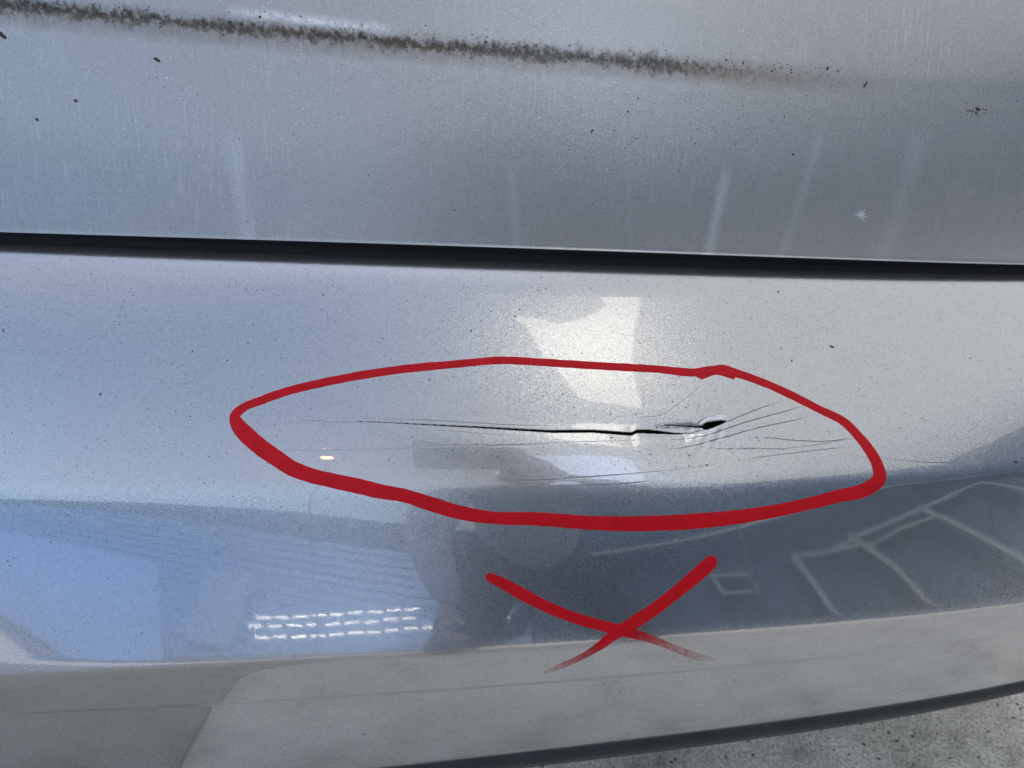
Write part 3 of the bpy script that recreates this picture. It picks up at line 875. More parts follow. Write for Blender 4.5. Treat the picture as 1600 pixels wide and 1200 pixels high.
def tyre(x, y):
    bm = bmesh.new()
    prof_ = [(0.19, -0.09), (0.27, -0.105), (0.305, -0.09), (0.31, 0), (0.305, 0.09), (0.27, 0.105), (0.19, 0.09)]
    n = 40; vs = [[bm.verts.new((x+o_, y+r_*math.cos(2*PI*i/n), 0.31+r_*math.sin(2*PI*i/n))) for (r_, o_) in prof_] for i in range(n)]
    for i in range(n):
        for j in range(len(prof_)-1):
            bm.faces.new((vs[i][j], vs[i][j+1], vs[(i+1) % n][j+1], vs[(i+1) % n][j]))
    me = bpy.data.meshes.new('wheel'); bm.normal_update(); bm.to_mesh(me); bm.free()
    for p_ in me.polygons: p_.use_smooth = True
    me.materials.append(m_plastic)
    o = link(bpy.data.objects.new('wheel', me)); add_to_car(o)
    bm = bmesh.new()
    bmesh.ops.create_cone(bm, cap_ends=True, segments=32, radius1=0.19, radius2=0.17, depth=0.12, matrix=Matrix.Translation((x, y, 0.31)) @ Matrix.Rotation(PI/2, 4, 'Y'))
    me = bpy.data.meshes.new('hub'); bm.to_mesh(me); bm.free(); me.materials.append(m_body)
    h = link(bpy.data.objects.new('hub', me)); h.parent = o
    return o
for x in (-0.74, 0.74):
    for y in (1.15, 3.6): tyre(x, y)
floor_ = loft('underbody', [[(x, yy, 0.26) for x in np.linspace(-0.76, 0.76, 4)] for yy in (0.6, 2, 4.1)], m_plastic); add_to_car(floor_)

# ------------------------------------------------------------------ ground
def concrete(name, k):
    m, nt, b = mat(name)
    tc = N(nt, 'ShaderNodeTexCoord'); O = tc.outputs['Object']
    a = N(nt, 'ShaderNodeTexNoise', Scale=9.0, Detail=12.0, Roughness=0.72); L(nt, O, a.inputs['Vector'])
    c = ramp(nt, a.outputs['Fac'], [(0.34, (0.34*k, 0.325*k, 0.295*k)), (0.46, (0.58*k, 0.56*k, 0.51*k)), (0.60, (0.74*k, 0.715*k, 0.66*k))])
    f = N(nt, 'ShaderNodeTexNoise', Scale=240.0, Detail=6.0, Roughness=0.7); L(nt, O, f.inputs['Vector'])
    fr = ramp(nt, f.outputs['Fac'], [(0.36, (0.50, 0.49, 0.47)), (0.58, (1.10, 1.10, 1.08))])
    col = mixc(nt, 1.0, c.outputs[0], fr.outputs[0], 'MULTIPLY')
    v = N(nt, 'ShaderNodeTexVoronoi', Scale=170.0); L(nt, O, v.inputs['Vector'])
    sc_ = N(nt, 'ShaderNodeSeparateColor'); L(nt, v.outputs['Color'], sc_.inputs[0])
    pit = math_(nt, 'MULTIPLY', math_(nt, 'GREATER_THAN', sc_.outputs[0], 0.87), math_(nt, 'LESS_THAN', v.outputs['Distance'], math_(nt, 'MULTIPLY', sc_.outputs[1], 0.42)))
    col = mixc(nt, math_(nt, 'MULTIPLY', pit, 0.8), col, (0.05, 0.045, 0.04))
    L(nt, col, b.inputs['Base Color']); b.inputs['Roughness'].default_value = 0.9
    h = math_(nt, 'SUBTRACT', math_(nt, 'ADD', math_(nt, 'MULTIPLY', f.outputs['Fac'], 0.5), a.outputs['Fac']), math_(nt, 'MULTIPLY', pit, 0.6))
    bp = N(nt, 'ShaderNodeBump', Strength=0.6, Distance=0.004); L(nt, h, bp.inputs['Height']); L(nt, bp.outputs[0], b.inputs['Normal'])
    return m
m_conc = concrete('worn_concrete', 1.2)
m_conc_d = concrete('shade_tone_concrete', 0.74)  # same concrete for the left slabs, their shade put into a darker colour
def box(bm, x0, x1, y0, y1, z0, z1):
    vs = [bm.verts.new(p) for p in ((x0, y0, z0), (x1, y0, z0), (x1, y1, z0), (x0, y1, z0), (x0, y0, z1), (x1, y0, z1), (x1, y1, z1), (x0, y1, z1))]
    for f in ((0, 3, 2, 1), (4, 5, 6, 7), (0, 1, 5, 4), (1, 2, 6, 5), (2, 3, 7, 6), (3, 0, 4, 7)): bm.faces.new([vs[i] for i in f])
def bm_obj(name, bm, material, parent=None, bevel=0):
    if bevel: bmesh.ops.bevel(bm, geom=list(bm.edges), offset=bevel, segments=2, affect='EDGES')
    bmesh.ops.recalc_face_normals(bm, faces=bm.faces)
    me = bpy.data.meshes.new(name); bm.to_mesh(me); bm.free(); me.materials.append(material)
    return link(bpy.data.objects.new(name, me), parent)
m_soil = simple('dark_joint_dirt', (0.03, 0.028, 0.024), 0.95)
bm = bmesh.new()
n = 24
vsg = [[bm.verts.new((-80+160*i/n, -80+160*j/n, -0.02)) for j in range(n+1)] for i in range(n+1)]
for i in range(n):
    for j in range(n): bm.faces.new((vsg[i][j], vsg[i+1][j], vsg[i+1][j+1], vsg[i][j+1]))
gnd = bm_obj('ground', bm, m_soil); tag(gnd, 'concrete driveway ground under the car', kind='structure')
XJ = [-12, -9, -6, -3.0, -0.30, 2.1, 4.6, 7.6, 11, 15]
YJ = [-3.9, -1.35, 0.95, 3.6, 6.5, 9.5]
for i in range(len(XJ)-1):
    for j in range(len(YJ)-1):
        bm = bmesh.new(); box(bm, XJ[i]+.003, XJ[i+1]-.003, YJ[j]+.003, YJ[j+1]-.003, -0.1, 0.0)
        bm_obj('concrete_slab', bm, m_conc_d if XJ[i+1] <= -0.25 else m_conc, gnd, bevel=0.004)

m_asph = simple('street_asphalt', (0.05, 0.05, 0.052), 0.9, vary=(40, .35), bumps=(300, .5, .004))
bm = bmesh.new(); box(bm, -40, 40, -8.6, -3.95, -0.12, -0.03); st_ = bm_obj('street', bm, m_asph); tag(st_, 'dark asphalt street past the driveway', kind='structure')
# ------------------------------------------------------------------ what stands across the driveway and shows in the paint
def wall_box(name, p0, u, w, z0, z1, th, material, parent, loc0):
    """a slab standing along direction u from p0, given in the parent's frame"""
    bm = bmesh.new(); nrm = np.array([-u[1], u[0], 0])
    a = np.array([p0[0], p0[1], 0.0])-np.array([loc0[0], loc0[1], 0])
    q = [a, a+u*w, a+u*w+nrm*th, a+nrm*th]
    vs = [bm.verts.new((x[0], x[1], z)) for z in (z0, z1) for x in q]
    for f in ((0, 1, 2, 3), (7, 6, 5, 4), (0, 4, 5, 1), (1, 5, 6, 2), (2, 6, 7, 3), (3, 7, 4, 0)): bm.faces.new([vs[i] for i in f])
    return bm_obj(name, bm, material, parent)
m_side = simple('pale_blue_siding', (0.032, 0.085, 0.21), 0.6, vary=(3, 0.12))
m_slate = simple('dark_slate_boards', (0.008, 0.026, 0.060), 0.7, vary=(1.4, 0.6))
m_trim = simple('pale_grey_trim', (0.20, 0.225, 0.25), 0.6)
m_stucco = simple('warm_beige_stucco', (0.52, 0.45, 0.36), 0.85, vary=(1.2, 0.1), bumps=(60, .3, .01))
m_roof = simple('dark_roof_felt', (0.010, 0.024, 0.050), 0.9, vary=(5, .3), spec=0.05)
m_white = simple('white_trim', (0.8, 0.8, 0.78), 0.5)

# tall unseen house, added behind the car to shade the near driveway
K0 = (1.0, 7.5, 0)
m_stucco = simple('warm_beige_stucco', (0.55, 0.50, 0.42), 0.85, vary=(1.2, 0.1), bumps=(60, .3, .01))
hs_ = empty('shading_house', K0, 'tall beige stucco house added behind the parked car to shade the driveway', 'house')
wall_box('wall', (-9, 7.5), np.array([1., 0, 0]), 20.0, 0, 9.4, 7.0, m_stucco, hs_, K0)
for xx in (-7, -3.6, -.2, 3.2, 6.6):
    for zz in (1.0, 4.8):
        wall_box('window', (xx, 7.44), np.array([1., 0, 0]), 1.5, zz, zz+1.5, .08, m_white, hs_, K0)
        wall_box('pane', (xx+.09, 7.42), np.array([1., 0, 0]), 1.32, zz+.09, zz+1.41, .02, m_glass, hs_, K0)
bm = bmesh.new()
v = [bm.verts.new(p) for p in ((-10.4, -.4, 9.4), (10.4, -.4, 9.4), (10.4, 3.5, 11.4), (-10.4, 3.5, 11.4), (-10.4, 7.4, 9.4), (10.4, 7.4, 9.4))]
for f in ((0, 1, 2, 3), (3, 2, 5, 4), (0, 3, 4), (1, 5, 2), (0, 4, 5, 1)): bm.faces.new([v[i] for i in f])
bm_obj('roof', bm, m_roof, hs_)

# pale blue siding garage far across
G0 = (-2.6, -9.0, 0)
gar = empty('siding_garage', G0, 'pale blue garage with horizontal siding across the driveway', 'garage')
xL, xR = -12.0, 1.35
wall_box('wall', (xL, -9.12), np.array([1., 0, 0]), xR-xL, 0, 2.75, .1, m_side, gar, G0)
wall_box('side_wall', (xL, -13.0), np.array([0., 1, 0]), 3.9, 0, 2.75, .1, m_side, gar, G0)
for k in range(17):
    bm = bmesh.new(); z = 0.02+k*0.16
    a, b_ = xL-G0[0], xR-G0[0]
    vs = [bm.verts.new(p) for p in ((a, .0, z+.155), (b_, .0, z+.155), (b_, .035, z), (a, .035, z), (a, -.02, z), (b_, -.02, z))]
    bm.faces.new((vs[0], vs[3], vs[2], vs[1])); bm.faces.new((vs[3], vs[4], vs[5], vs[2]))
    bm_obj('siding_board', bm, m_side, gar)
bm = bmesh.new(); a, b_ = xL-G0[0]-.3, xR-G0[0]+.3
v = [bm.verts.new(p) for p in ((a, .35, 2.70), (b_, .35, 2.70), (b_, -4.2, 3.5), (a, -4.2, 3.5), (a, .35, 2.86), (b_, .35, 2.86), (b_, -4.2, 3.66), (a, -4.2, 3.66))]
for f in ((0, 1, 2, 3), (4, 5, 6, 7), (0, 1, 5, 4), (1, 2, 6, 5), (2, 3, 7, 6), (3, 0, 4, 7)): bm.faces.new([v[i] for i in f])
bm_obj('roof', bm, m_roof, gar)
# notice board on its left
nb = empty('notice_board', (-3.6, -8.9, 0), 'pale notice board leaning by the siding garage', 'board')
bm = bmesh.new()
v = [bm.verts.new(p) for p in ((-.7, 0, .32), (.05, 0, .36), (.62, 0, 1.47), (-.2, 0, 1.45), (-.7, -.05, .32), (.05, -.05, .36), (.62, -.05, 1.47), (-.2, -.05, 1.45))]
for f in ((0, 1, 2, 3), (4, 5, 6, 7), (0, 1, 5, 4), (1, 2, 6, 5), (2, 3, 7, 6), (3, 0, 4, 7)): bm.faces.new([v[i] for i in f])
bm_obj('board_panel', bm, simple('faded_board', (0.09, 0.15, 0.26), 0.7), nb)

# low unseen fence, added to make the bumper's left reflection blue
Q0 = (-6.0, -4.9, 0)
m_fence = simple('light_blue_fence_paint', (0.085, 0.17, 0.36), 0.6, vary=(3, .1))
fe = empty('added_fence', Q0, 'low blue board fence added left of the driveway mouth for its blue reflection', 'fence')
for k in range(26):
    wall_box('fence_board', (-9.2+k*.25, -4.9), np.array([1., 0, 0]), .246, 0.0, .98, .025, m_fence, fe, Q0)
for z in (.25, .75): wall_box('rail', (-9.2, -4.95), np.array([1., 0, 0]), 6.5, z, z+.08, .04, m_side, fe, Q0)

# glowing strips added along the garage, standing in for sunlit dashes
m_strip, nt, b = mat('warm_strip_glow')
b.inputs['Base Color'].default_value = (.9, .85, .7, 1)
b.inputs['Emission Color'].default_value = (1.0, 0.93, 0.78, 1); b.inputs['Emission Strength'].default_value = 6
m_amber, nt, b = mat('amber_lamp_glow')
b.inputs['Emission Color'].default_value = (1.0, 0.42, 0.12, 1); b.inputs['Emission Strength'].default_value = 13
for row, ((xa_, za_), (xb_, zb_)) in enumerate((((-3.09, .83), (1.10, 1.76)), ((-3.21, .69), (1.08, 1.60)), ((-3.13, .57), (1.05, 1.41)))):
    st = empty('glow_row', (xa_, -8.85, za_), ('topmost', 'middle', 'lowest')[row]+' row of added glowing strips standing in for sunlit dashes on the garage', 'string lights', 'added glowing strips on the garage')
    nseg = 14
    rr_ = random.Random(row)
    for k in range(nseg):
        t0, t1 = (k+0.06)/nseg, (k+0.80+rr_.uniform(-.08, .08))/nseg
        if row < 2 and 0.62 < (t0+t1)/2 < 0.78: continue
        bm = bmesh.new()
        p0 = np.array([(xb_-xa_)*t0, 0, (zb_-za_)*t0+rr_.uniform(-.012, .012)]); p1 = np.array([(xb_-xa_)*t1, 0, (zb_-za_)*t1+rr_.uniform(-.012, .012)])
        hh_ = 0.0042
        vs = [bm.verts.new(p) for p in ((p0[0], 0, p0[2]-hh_), (p1[0], 0, p1[2]-hh_), (p1[0], 0, p1[2]+hh_), (p0[0], 0, p0[2]+hh_), (p0[0], -.03, p0[2]-hh_), (p1[0], -.03, p1[2]-hh_), (p1[0], -.03, p1[2]+hh_), (p0[0], -.03, p0[2]+hh_))]
        for f in ((0, 1, 2, 3), (4, 5, 6, 7), (0, 1, 5, 4), (1, 2, 6, 5), (2, 3, 7, 6), (3, 0, 4, 7)): bm.faces.new([vs[i] for i in f])
        bm_obj('glow_strip', bm, m_strip, st)

# dark slate building with pale gable trim to the right
az = R(40); dr = np.array([math.sin(az), -math.cos(az), 0]); gu = np.array([math.cos(az), math.sin(az), 0]); go = dr*8
sh = empty('slate_house', tuple(go), 'dark slate house with pale gable trim lines', 'house')
wall_box('wall', tuple(go[:2]-gu[:2]*5.2), gu, 13.6, 0, 2.5, -.15, m_slate, sh, go)
nb_ = 17
for k in range(nb_):
    o = wall_box('wall_board', tuple((go-dr*.03)[:2]+gu[:2]*(-5.2+k*.8)), gu, .78, 0.02, 2.48, -.024, m_slate, sh, go)
bm = bmesh.new()
def gp_(u_, z, dpt=0.0): return tuple((gu*u_-dr*dpt) + np.array([0, 0, z]))
v = [bm.verts.new(gp_(*q)) for q in ((-5.5, 2.45, .35), (8.7, 2.45, .35), (8.7, 5.2, -2.6), (-5.5, 5.2, -2.6), (-5.5, 2.6, .35), (8.7, 2.6, .35), (8.7, 5.35, -2.6), (-5.5, 5.35, -2.6))]
for f in ((0, 1, 2, 3), (4, 5, 6, 7), (0, 1, 5, 4), (1, 2, 6, 5), (2, 3, 7, 6), (3, 0, 4, 7)): bm.faces.new([v[i] for i in f])
bm_obj('roof', bm, m_roof, sh)
def trim(pts, w):
    bm = bmesh.new(); pts = np.array(pts)
    t = np.gradient(pts, axis=0); t /= np.linalg.norm(t, axis=1, keepdims=True); nn = np.stack([-t[:, 1], t[:, 0]], 1)*w/2
    rows = []
    for p, q in zip(pts, nn):
        rows.append([bm.verts.new(gp_(*(p+q), .07)), bm.verts.new(gp_(*(p-q), .07)), bm.verts.new(gp_(*(p-q), .16)), bm.verts.new(gp_(*(p+q), .16))])
    for a, b_ in zip(rows, rows[1:]):
        for k in range(4): bm.faces.new((a[k], a[(k+1) % 4], b_[(k+1) % 4], b_[k]))
    bm.faces.new(rows[0]); bm.faces.new(rows[-1][::-1])
    return bm_obj('trim_board', bm, m_trim, sh)
trim([(3.382, 1.442), (3.152, 1.622), (2.959, 1.822), (2.77, 1.982), (2.597, 1.946), (2.403, 1.901), (2.211, 1.89), (2.004, 1.893), (1.799, 1.896), (1.394, 1.901), (0.838, 1.892), (0.366, 1.823)], .05)
trim([(-0.23, 1.90), (0.34, 1.81), (0.78, 1.77), (1.0, 1.70)], .045)
trim([(-0.19, 1.87), (0.02, 1.41), (0.23, 0.85)], .085)
trim([(0.66, 1.95), (1.2, 1.35), (1.72, 0.6)], .07)
trim([(1.738, 1.929), (2.043, 1.673), (2.291, 1.44), (2.632, 1.124), (2.9, 0.893), (3.181, 0.676)], .06)
trim([(0.96, 1.72), (1.43, 1.77), (1.98, 1.72)], .04)
vent = trim([(-1.45, 1.86), (-0.98, 1.80)], .05); trim([(-0.95, 1.82), (-0.86, 1.52)], .05); trim([(-0.86, 1.53), (-1.36, 1.58)], .05); trim([(-1.38, 1.57), (-1.50, 1.88)], .05)

# white canvas added out of view, outline shaped to reflect as a bright patch
s0 = np.array([1.1, -1.8, 3.6])
m_can, nt, b = mat('white_sheet')
tc = N(nt, 'ShaderNodeTexCoord'); wv = N(nt, 'ShaderNodeTexWave', Scale=7.0, Distortion=4.0); wv.bands_direction = 'Z'
L(nt, tc.outputs['Object'], wv.inputs['Vector'])
rr = ramp(nt, wv.outputs['Fac'], [(0.15, (0.55, 0.55, 0.52)), (0.5, (0.93, 0.93, 0.90))]); L(nt, rr.outputs[0], b.inputs['Base Color']); b.inputs['Roughness'].default_value = 0.8
PATCH_SHAPE = [(-0.292, 0.485, 1.453), (-0.091, 0.416, 1.605), (0.04, 0.358, 1.646), (0.15, 0.296, 1.625), (0.298, 0.26, 1.803), (0.559, 0.211, 2.177), (0.827, 0.176, 2.628), (1.151, 0.152, 3.251), (1.403, 0.153, 3.824), (1.478, 0.171, 4.072), (1.24, 0.249, 3.873), (1.283, 0.261, 4.025), (2.379, 0.005, 5.373), (1.883, -0.053, 4.005), (1.422, -0.084, 2.833), (1.106, -0.117, 1.978), (0.844, -0.16, 1.205), (0.746, -0.192, 0.842), (0.683, -0.236, 0.511), (0.587, -0.306, -0.012), (0.455, -0.242, -0.028), (0.303, -0.17, -0.058), (0.124, -0.091, -0.115), (-0.01, -0.025, -0.13), (-0.039, 0.025, 0.022), (-0.069, 0.083, 0.204), (-0.11, 0.141, 0.365), (-0.163, 0.207, 0.533), (-0.174, 0.284, 0.844), (-0.186, 0.366, 1.173)]
bm = bmesh.new()
fr_ = [bm.verts.new(p) for p in PATCH_SHAPE]; bk_ = [bm.verts.new((p[0]-.005, p[1]-.011, p[2])) for p in PATCH_SHAPE]
bm.faces.new(fr_); bm.faces.new(bk_[::-1])
for i in range(len(fr_)):
    j = (i+1) % len(fr_); bm.faces.new((fr_[i], fr_[j], bk_[j], bk_[i]))
bmesh.ops.triangulate(bm, faces=bm.faces[:])
can = empty('patch_reflector', tuple(s0), 'white canvas awning added behind the camera, shaped to reflect as a bright patch', 'reflector')
bm_obj('sheet', bm, m_can, can)
def tube(name, pts, rad, material, parent, seg=10):
    pts = [Vector(p) for p in pts]; bm = bmesh.new(); rings = []
    for i, p in enumerate(pts):
        d = (pts[min(i+1, len(pts)-1)]-pts[max(i-1, 0)]).normalized()
        a = d.orthogonal().normalized(); b_ = d.cross(a)
        rings.append([bm.verts.new(p+(a*math.cos(2*PI*k/seg)+b_*math.sin(2*PI*k/seg))*rad) for k in range(seg)])
    for r0, r1 in zip(rings, rings[1:]):
        for k in range(seg): bm.faces.new((r0[k], r0[(k+1) % seg], r1[(k+1) % seg], r1[k]))
    bm.faces.new(rings[0][::-1]); bm.faces.new(rings[-1])
    return bm_obj(name, bm, material, parent)
tube('pole', [(0.587, -0.336, -3.6), (0.587, -0.336, -0.012), (2.379, -0.025, 5.373)], .010, m_plastic, can)

BLUE_SHAPE = [(-0.525, 0.095, -0.072), (-0.456, 0.107, 0.05), (-0.241, 0.085, 0.165), (0.086, 0.035, 0.252), (0.659, -0.06, 0.373), (0.617, -0.104, 0.123), (0.52, -0.175, -0.309), (0.113, -0.123, -0.47), (-0.196, -0.082, -0.583), (-0.43, -0.017, -0.51)]  # added unseen piece, outline shaped to reflect as a pale blue patch
ban = empty('blue_swatch', (0.9, -2.2, 2.6), 'small pale blue banner added to reflect as a blue patch, under the white canvas awning', 'swatch')
bm = bmesh.new()
fr_ = [bm.verts.new(p) for p in BLUE_SHAPE]; bk_ = [bm.verts.new((p[0]-.002, p[1]-.011, p[2])) for p in BLUE_SHAPE]
bm.faces.new(fr_); bm.faces.new(bk_[::-1])
for i in range(len(fr_)):
    j = (i+1) % len(fr_); bm.faces.new((fr_[i], fr_[j], bk_[j], bk_[i]))
bm_obj('swatch_face', bm, simple('pale_blue_patch', (0.50, 0.62, 0.85), .8, vary=(6, .1)), ban)
tube('cord', [(-.45, .08, .05), (-.30, .30, 1.0), (-.05, .42, 1.6)], .004, m_plastic, ban, seg=6)
tube('cord', [(.62, -.07, .37), (.62, .30, .7)], .004, m_plastic, ban, seg=6)

# amber lamp on a post
lp = empty('amber_lamp', (-0.74, -2.70, 0), 'small amber lamp on a slim post behind the camera', 'lamp')
tube('post', [(0, -.03, 0), (0, -.03, 3.1)], .007, m_plastic, lp)
bm = bmesh.new(); bmesh.ops.create_icosphere(bm, subdivisions=2, radius=.032, matrix=Matrix.Translation((0, .02, 3.025)) @ Matrix.Diagonal((1.5, .7, .8, 1))); bm_obj('bulb', bm, m_amber, lp)

# ------------------------------------------------------------------ the person taking the picture
m_cloth = simple('dark_trousers', (0.03, 0.035, 0.05), 0.9, vary=(20, .3))
m_shirt = simple('pale_blue_shirt', (0.50, 0.58, 0.72), 0.85, vary=(12, .08))
m_skin = simple('skin', (0.42, 0.25, 0.18), 0.55)
m_hair = simple('grey_hair', (0.36, 0.36, 0.36), 0.7)
def skin_mesh(name, verts, edges, radii, material, parent, root=0, sub=2):
    me = bpy.data.meshes.new(name); me.from_pydata(verts, edges, []); me.materials.append(material)
    o = link(bpy.data.objects.new(name, me), parent)
    m1 = o.modifiers.new('skin', 'SKIN'); m2 = o.modifiers.new('sub', 'SUBSURF'); m2.levels = m2.render_levels = sub
    m1.use_smooth_shade = True
    for i, r_ in enumerate(radii):
        v = me.skin_vertices[0].data[i]; v.radius = (r_, r_) if not isinstance(r_, tuple) else r_; v.use_root = (i == root)
    return o
H0 = (0.20, -1.0, 0)
per = empty('person', H0, 'person crouching in a pale blue shirt and dark trousers with a phone', 'person')
def rel(*ps): return [(p[0]-H0[0], p[1]-H0[1], p[2]) for p in ps]
legs = rel((.27, -1.05, .80), (.13, -1.02, .76), (.02, -.80, .45), (.02, -.98, .10), (.02, -.84, .05), (.41, -1.02, .76), (.52, -.82, .45), (.52, -.99, .10), (.54, -.85, .05),
           (.27, -.96, .90), (.27, -.84, .99), (.26, -.72, 1.05), (.25, -.64, 1.09), (.25, -.60, 1.12),
           (.08, -.72, 1.02), (-.03, -.70, .77), (.02, -.68, .60), (.43, -.68, 1.02), (.46, -.43, .86), (.28, -.17, .90))
eds = [(0, 1), (1, 2), (2, 3), (3, 4), (0, 5), (5, 6), (6, 7), (7, 8), (0, 9), (9, 10), (10, 11), (11, 12), (12, 13), (11, 14), (14, 15), (15, 16), (11, 17), (17, 18), (18, 19)]
rad = [.10, .08, .055, .045, .04, .08, .055, .045, .04, .09, .10, .085, .055, .05, .065, .042, .028, .065, .042, .028]
body = skin_mesh('body', legs, eds, rad, m_skin, per)
# clothing over the same joints
skin_mesh('trousers', rel(*[(a+H0[0], b_+H0[1], c) for a, b_, c in [legs[i] for i in (0, 1, 2, 3, 5, 6, 7, 9)]]), [(0, 1), (1, 2), (2, 3), (0, 4), (4, 5), (5, 6), (0, 7)], [.155, .11, .085, .07, .11, .085, .07, .13], m_cloth, per)
skin_mesh('shirt', [legs[i] for i in (0, 9, 10, 11, 14, 15, 16, 17, 18, 19)], [(0, 1), (1, 2), (2, 3), (3, 4), (4, 5), (5, 6), (3, 7), (7, 8), (8, 9)], [.165, .165, .175, .15, .09, .062, .042, .09, .062, .042], m_shirt, per)
for k in (4, 8):
    f = legs[k]; g = legs[k-1]
    skin_mesh('shoe', [(g[0], g[1]-.02, .06), (f[0], f[1]-.03, .05), (f[0], f[1]+.08, .04)], [(0, 1), (1, 2)], [.055, .052, .042], m_plastic, per)
bm = bmesh.new()
bmesh.ops.create_uvsphere(bm, u_segments=32, v_segments=24, radius=1)
hc = Vector((.25-H0[0], -.53-H0[1], 1.17))
for v in bm.verts:
    x, y, z = v.co
    w_ = .078*(1-.18*max(0, -z)**1.5); v.co = Vector((x*w_, y*(.098-.012*(z < 0)), z*.118))
    if y > .6 and abs(x) < .3:
        v.co.y += .022*max(0, 1-abs(z+.12)/.28)*(1-abs(x)/.3)      # nose
        if .05 < abs(x) and .05 < z < .3: v.co.y -= .004
        if -.52 < z < -.42: v.co.y += .005
    v.co = Matrix.Rotation(R(-38), 3, 'X') @ v.co + hc
head = bm_obj('head', bm, m_skin, body)
for p_ in head.data.polygons: p_.use_smooth = True
bm = bmesh.new(); bmesh.ops.create_uvsphere(bm, u_segments=32, v_segments=20, radius=1)
for v in list(bm.verts):
    if v.co.z < -.05 and v.co.y > -.3 or (v.co.y > .55 and v.co.z < .55) or v.co.z < -.55: bm.verts.remove(v)
for v in bm.verts: v.co = Matrix.Rotation(R(-38), 3, 'X') @ Vector((v.co.x*.086, v.co.y*.108, v.co.z*.128)) + hc
hair_o = bm_obj('hair', bm, m_hair, per)
for sgn in (-1, 1):
    bm = bmesh.new(); bmesh.ops.create_uvsphere(bm, u_segments=14, v_segments=10, radius=1, matrix=Matrix.Translation(hc+Vector((sgn*.08, -.005, -.005))) @ Matrix.Diagonal((.010, .022, .032, 1))); bm_obj('ear', bm, m_skin, per)
# phone, its back camera just where the picture is taken from
ph = empty('phone', tuple(EYE-FW*0.008), 'pale silver blue phone held out over the bumper', 'phone')
ph.matrix_world = Matrix(((RT[0], UP[0], -FW[0], EYE[0]-FW[0]*.008+RT[0]*.05), (RT[1], UP[1], -FW[1], EYE[1]-FW[1]*.008+RT[1]*.05), (RT[2], UP[2], -FW[2], EYE[2]-FW[2]*.008+RT[2]*.05), (0, 0, 0, 1)))
bm = bmesh.new(); box(bm, -.073, .073, -.060, .014, 0, .0078); bm_obj('case', bm, simple('silver_blue_case', (.78, .81, .86), .6), ph, bevel=.003)
bm = bmesh.new(); box(bm, -.069, .069, -.056, .010, .0079, .0085); bm_obj('screen', bm, m_glass, ph)
# hands: palm, four bent fingers, thumb
def hand(wrist, side, c, RT, UP, FW):
    """c: the edge that is held; RT, UP, FW: right, up and forward of the grip"""
    w_ = np.array(wrist)
    palm = c+RT*side*.022-FW*.020-UP*.012
    chains = [([w_, (w_+palm)/2-UP*.006, palm, palm+UP*.018], [.026, .026, .024, .018])]
    for k in range(4):
        b0 = palm+UP*(.024-.016*k)-FW*.002
        ln_ = (.9, 1.0, .95, .78)[k]
        p1 = c+RT*side*.012+UP*(.026-.015*k)+FW*.008
        p2 = p1-RT*side*.026*ln_+FW*.003; p3 = p2-RT*side*.018*ln_-FW*.003
        chains.append(([palm, b0, p1-FW*.012+RT*side*.006, p1, p2, p3], [.014, .0095, .009, .0088, .008, .0068]))
    t0 = palm-FW*.006; t1 = palm-RT*side*.012-FW*.018+UP*.012; t2 = t1-RT*side*.026+FW*.002+UP*.008
    chains.append(([palm, t0, t1, t2], [.016, .013, .0105, .009]))
    vs, es, rs = [], [], []
    for ch, rr_ in chains:
        start = 1 if vs else 0; prev = 2
        for p, r_ in list(zip(ch, rr_))[start:]:
            vs.append(tuple(p-np.array(H0))); rs.append(r_)
            if start: es.append((prev, len(vs)-1)); prev = len(vs)-1
            elif len(vs) > 1: es.append((len(vs)-2, len(vs)-1))
    return skin_mesh('hand', vs, es, rs, m_skin, body, root=0, sub=1)
hand((.28, -.17, .90), 1, EYE-FW*0.004+RT*.125-UP*.023, RT, UP, FW)
ax = lambda *v: np.array(v, float)
hand((.02, -.68, .60), -1, ax(.03, -.66, .53), ax(1, 0, 0), ax(0, .86, -.5), ax(0, -.5, -.86))

# ------------------------------------------------------------------ bits lying on the car
def fleck(name, px, py, ln, wd_, ang, label, cat, fn=surf, nfn=surf_n, s0=None, seed=0, mat_=None, hgt=.0007):
    X, s = invert(np.array([float(px)]), np.array([float(py)]), fn=fn, s0=s0)
    p = fn(X, s)[0]; n = nfn(X, s)[0]
    if n[1] > 0: n = -n
    ex = np.array([1., 0, 0]); ex -= n*np.dot(ex, n); ex /= np.linalg.norm(ex); ey = np.cross(n, ex)
    r_ = random.Random(seed); bm = bmesh.new()
    k = 11; top_, bot_ = [], []
    for i in range(k):
        a = 2*PI*i/k; q = r_.uniform(.7, 1.15)
        u, v = ln/2*math.cos(a)*q, wd_/2*math.sin(a)*q
        uu, vv = u*math.cos(ang)-v*math.sin(ang), u*math.sin(ang)+v*math.cos(ang)
        bot_.append(bm.verts.new(ex*uu+ey*vv+n*.00005)); top_.append(bm.verts.new(ex*uu*.7+ey*vv*.7+n*(hgt*r_.uniform(.6, 1.2))))
    c = bm.verts.new(n*hgt*1.3)
    for i in range(k):
        j = (i+1) % k; bm.faces.new((bot_[i], bot_[j], top_[j], top_[i])); bm.faces.new((top_[i], top_[j], c))
    o = bm_obj(name, bm, mat_ or m_speck); o.location = p
    tag(o, label, cat, 'bits of dirt stuck to the car')
    return o
gk = dict(fn=gsurf, nfn=gsurf_n, s0=garc[kg]+.08)
fleck('dirt_fleck', 1300, 542, .0042, .0013, R(-28), 'dark sliver of dirt on the bumper above right of the red oval', 'dirt', seed=1)
fleck('dirt_fleck', 1587, 722, .0045, .0014, R(-25), 'dark sliver of dirt on the bumper at the far right edge', 'dirt', seed=2)
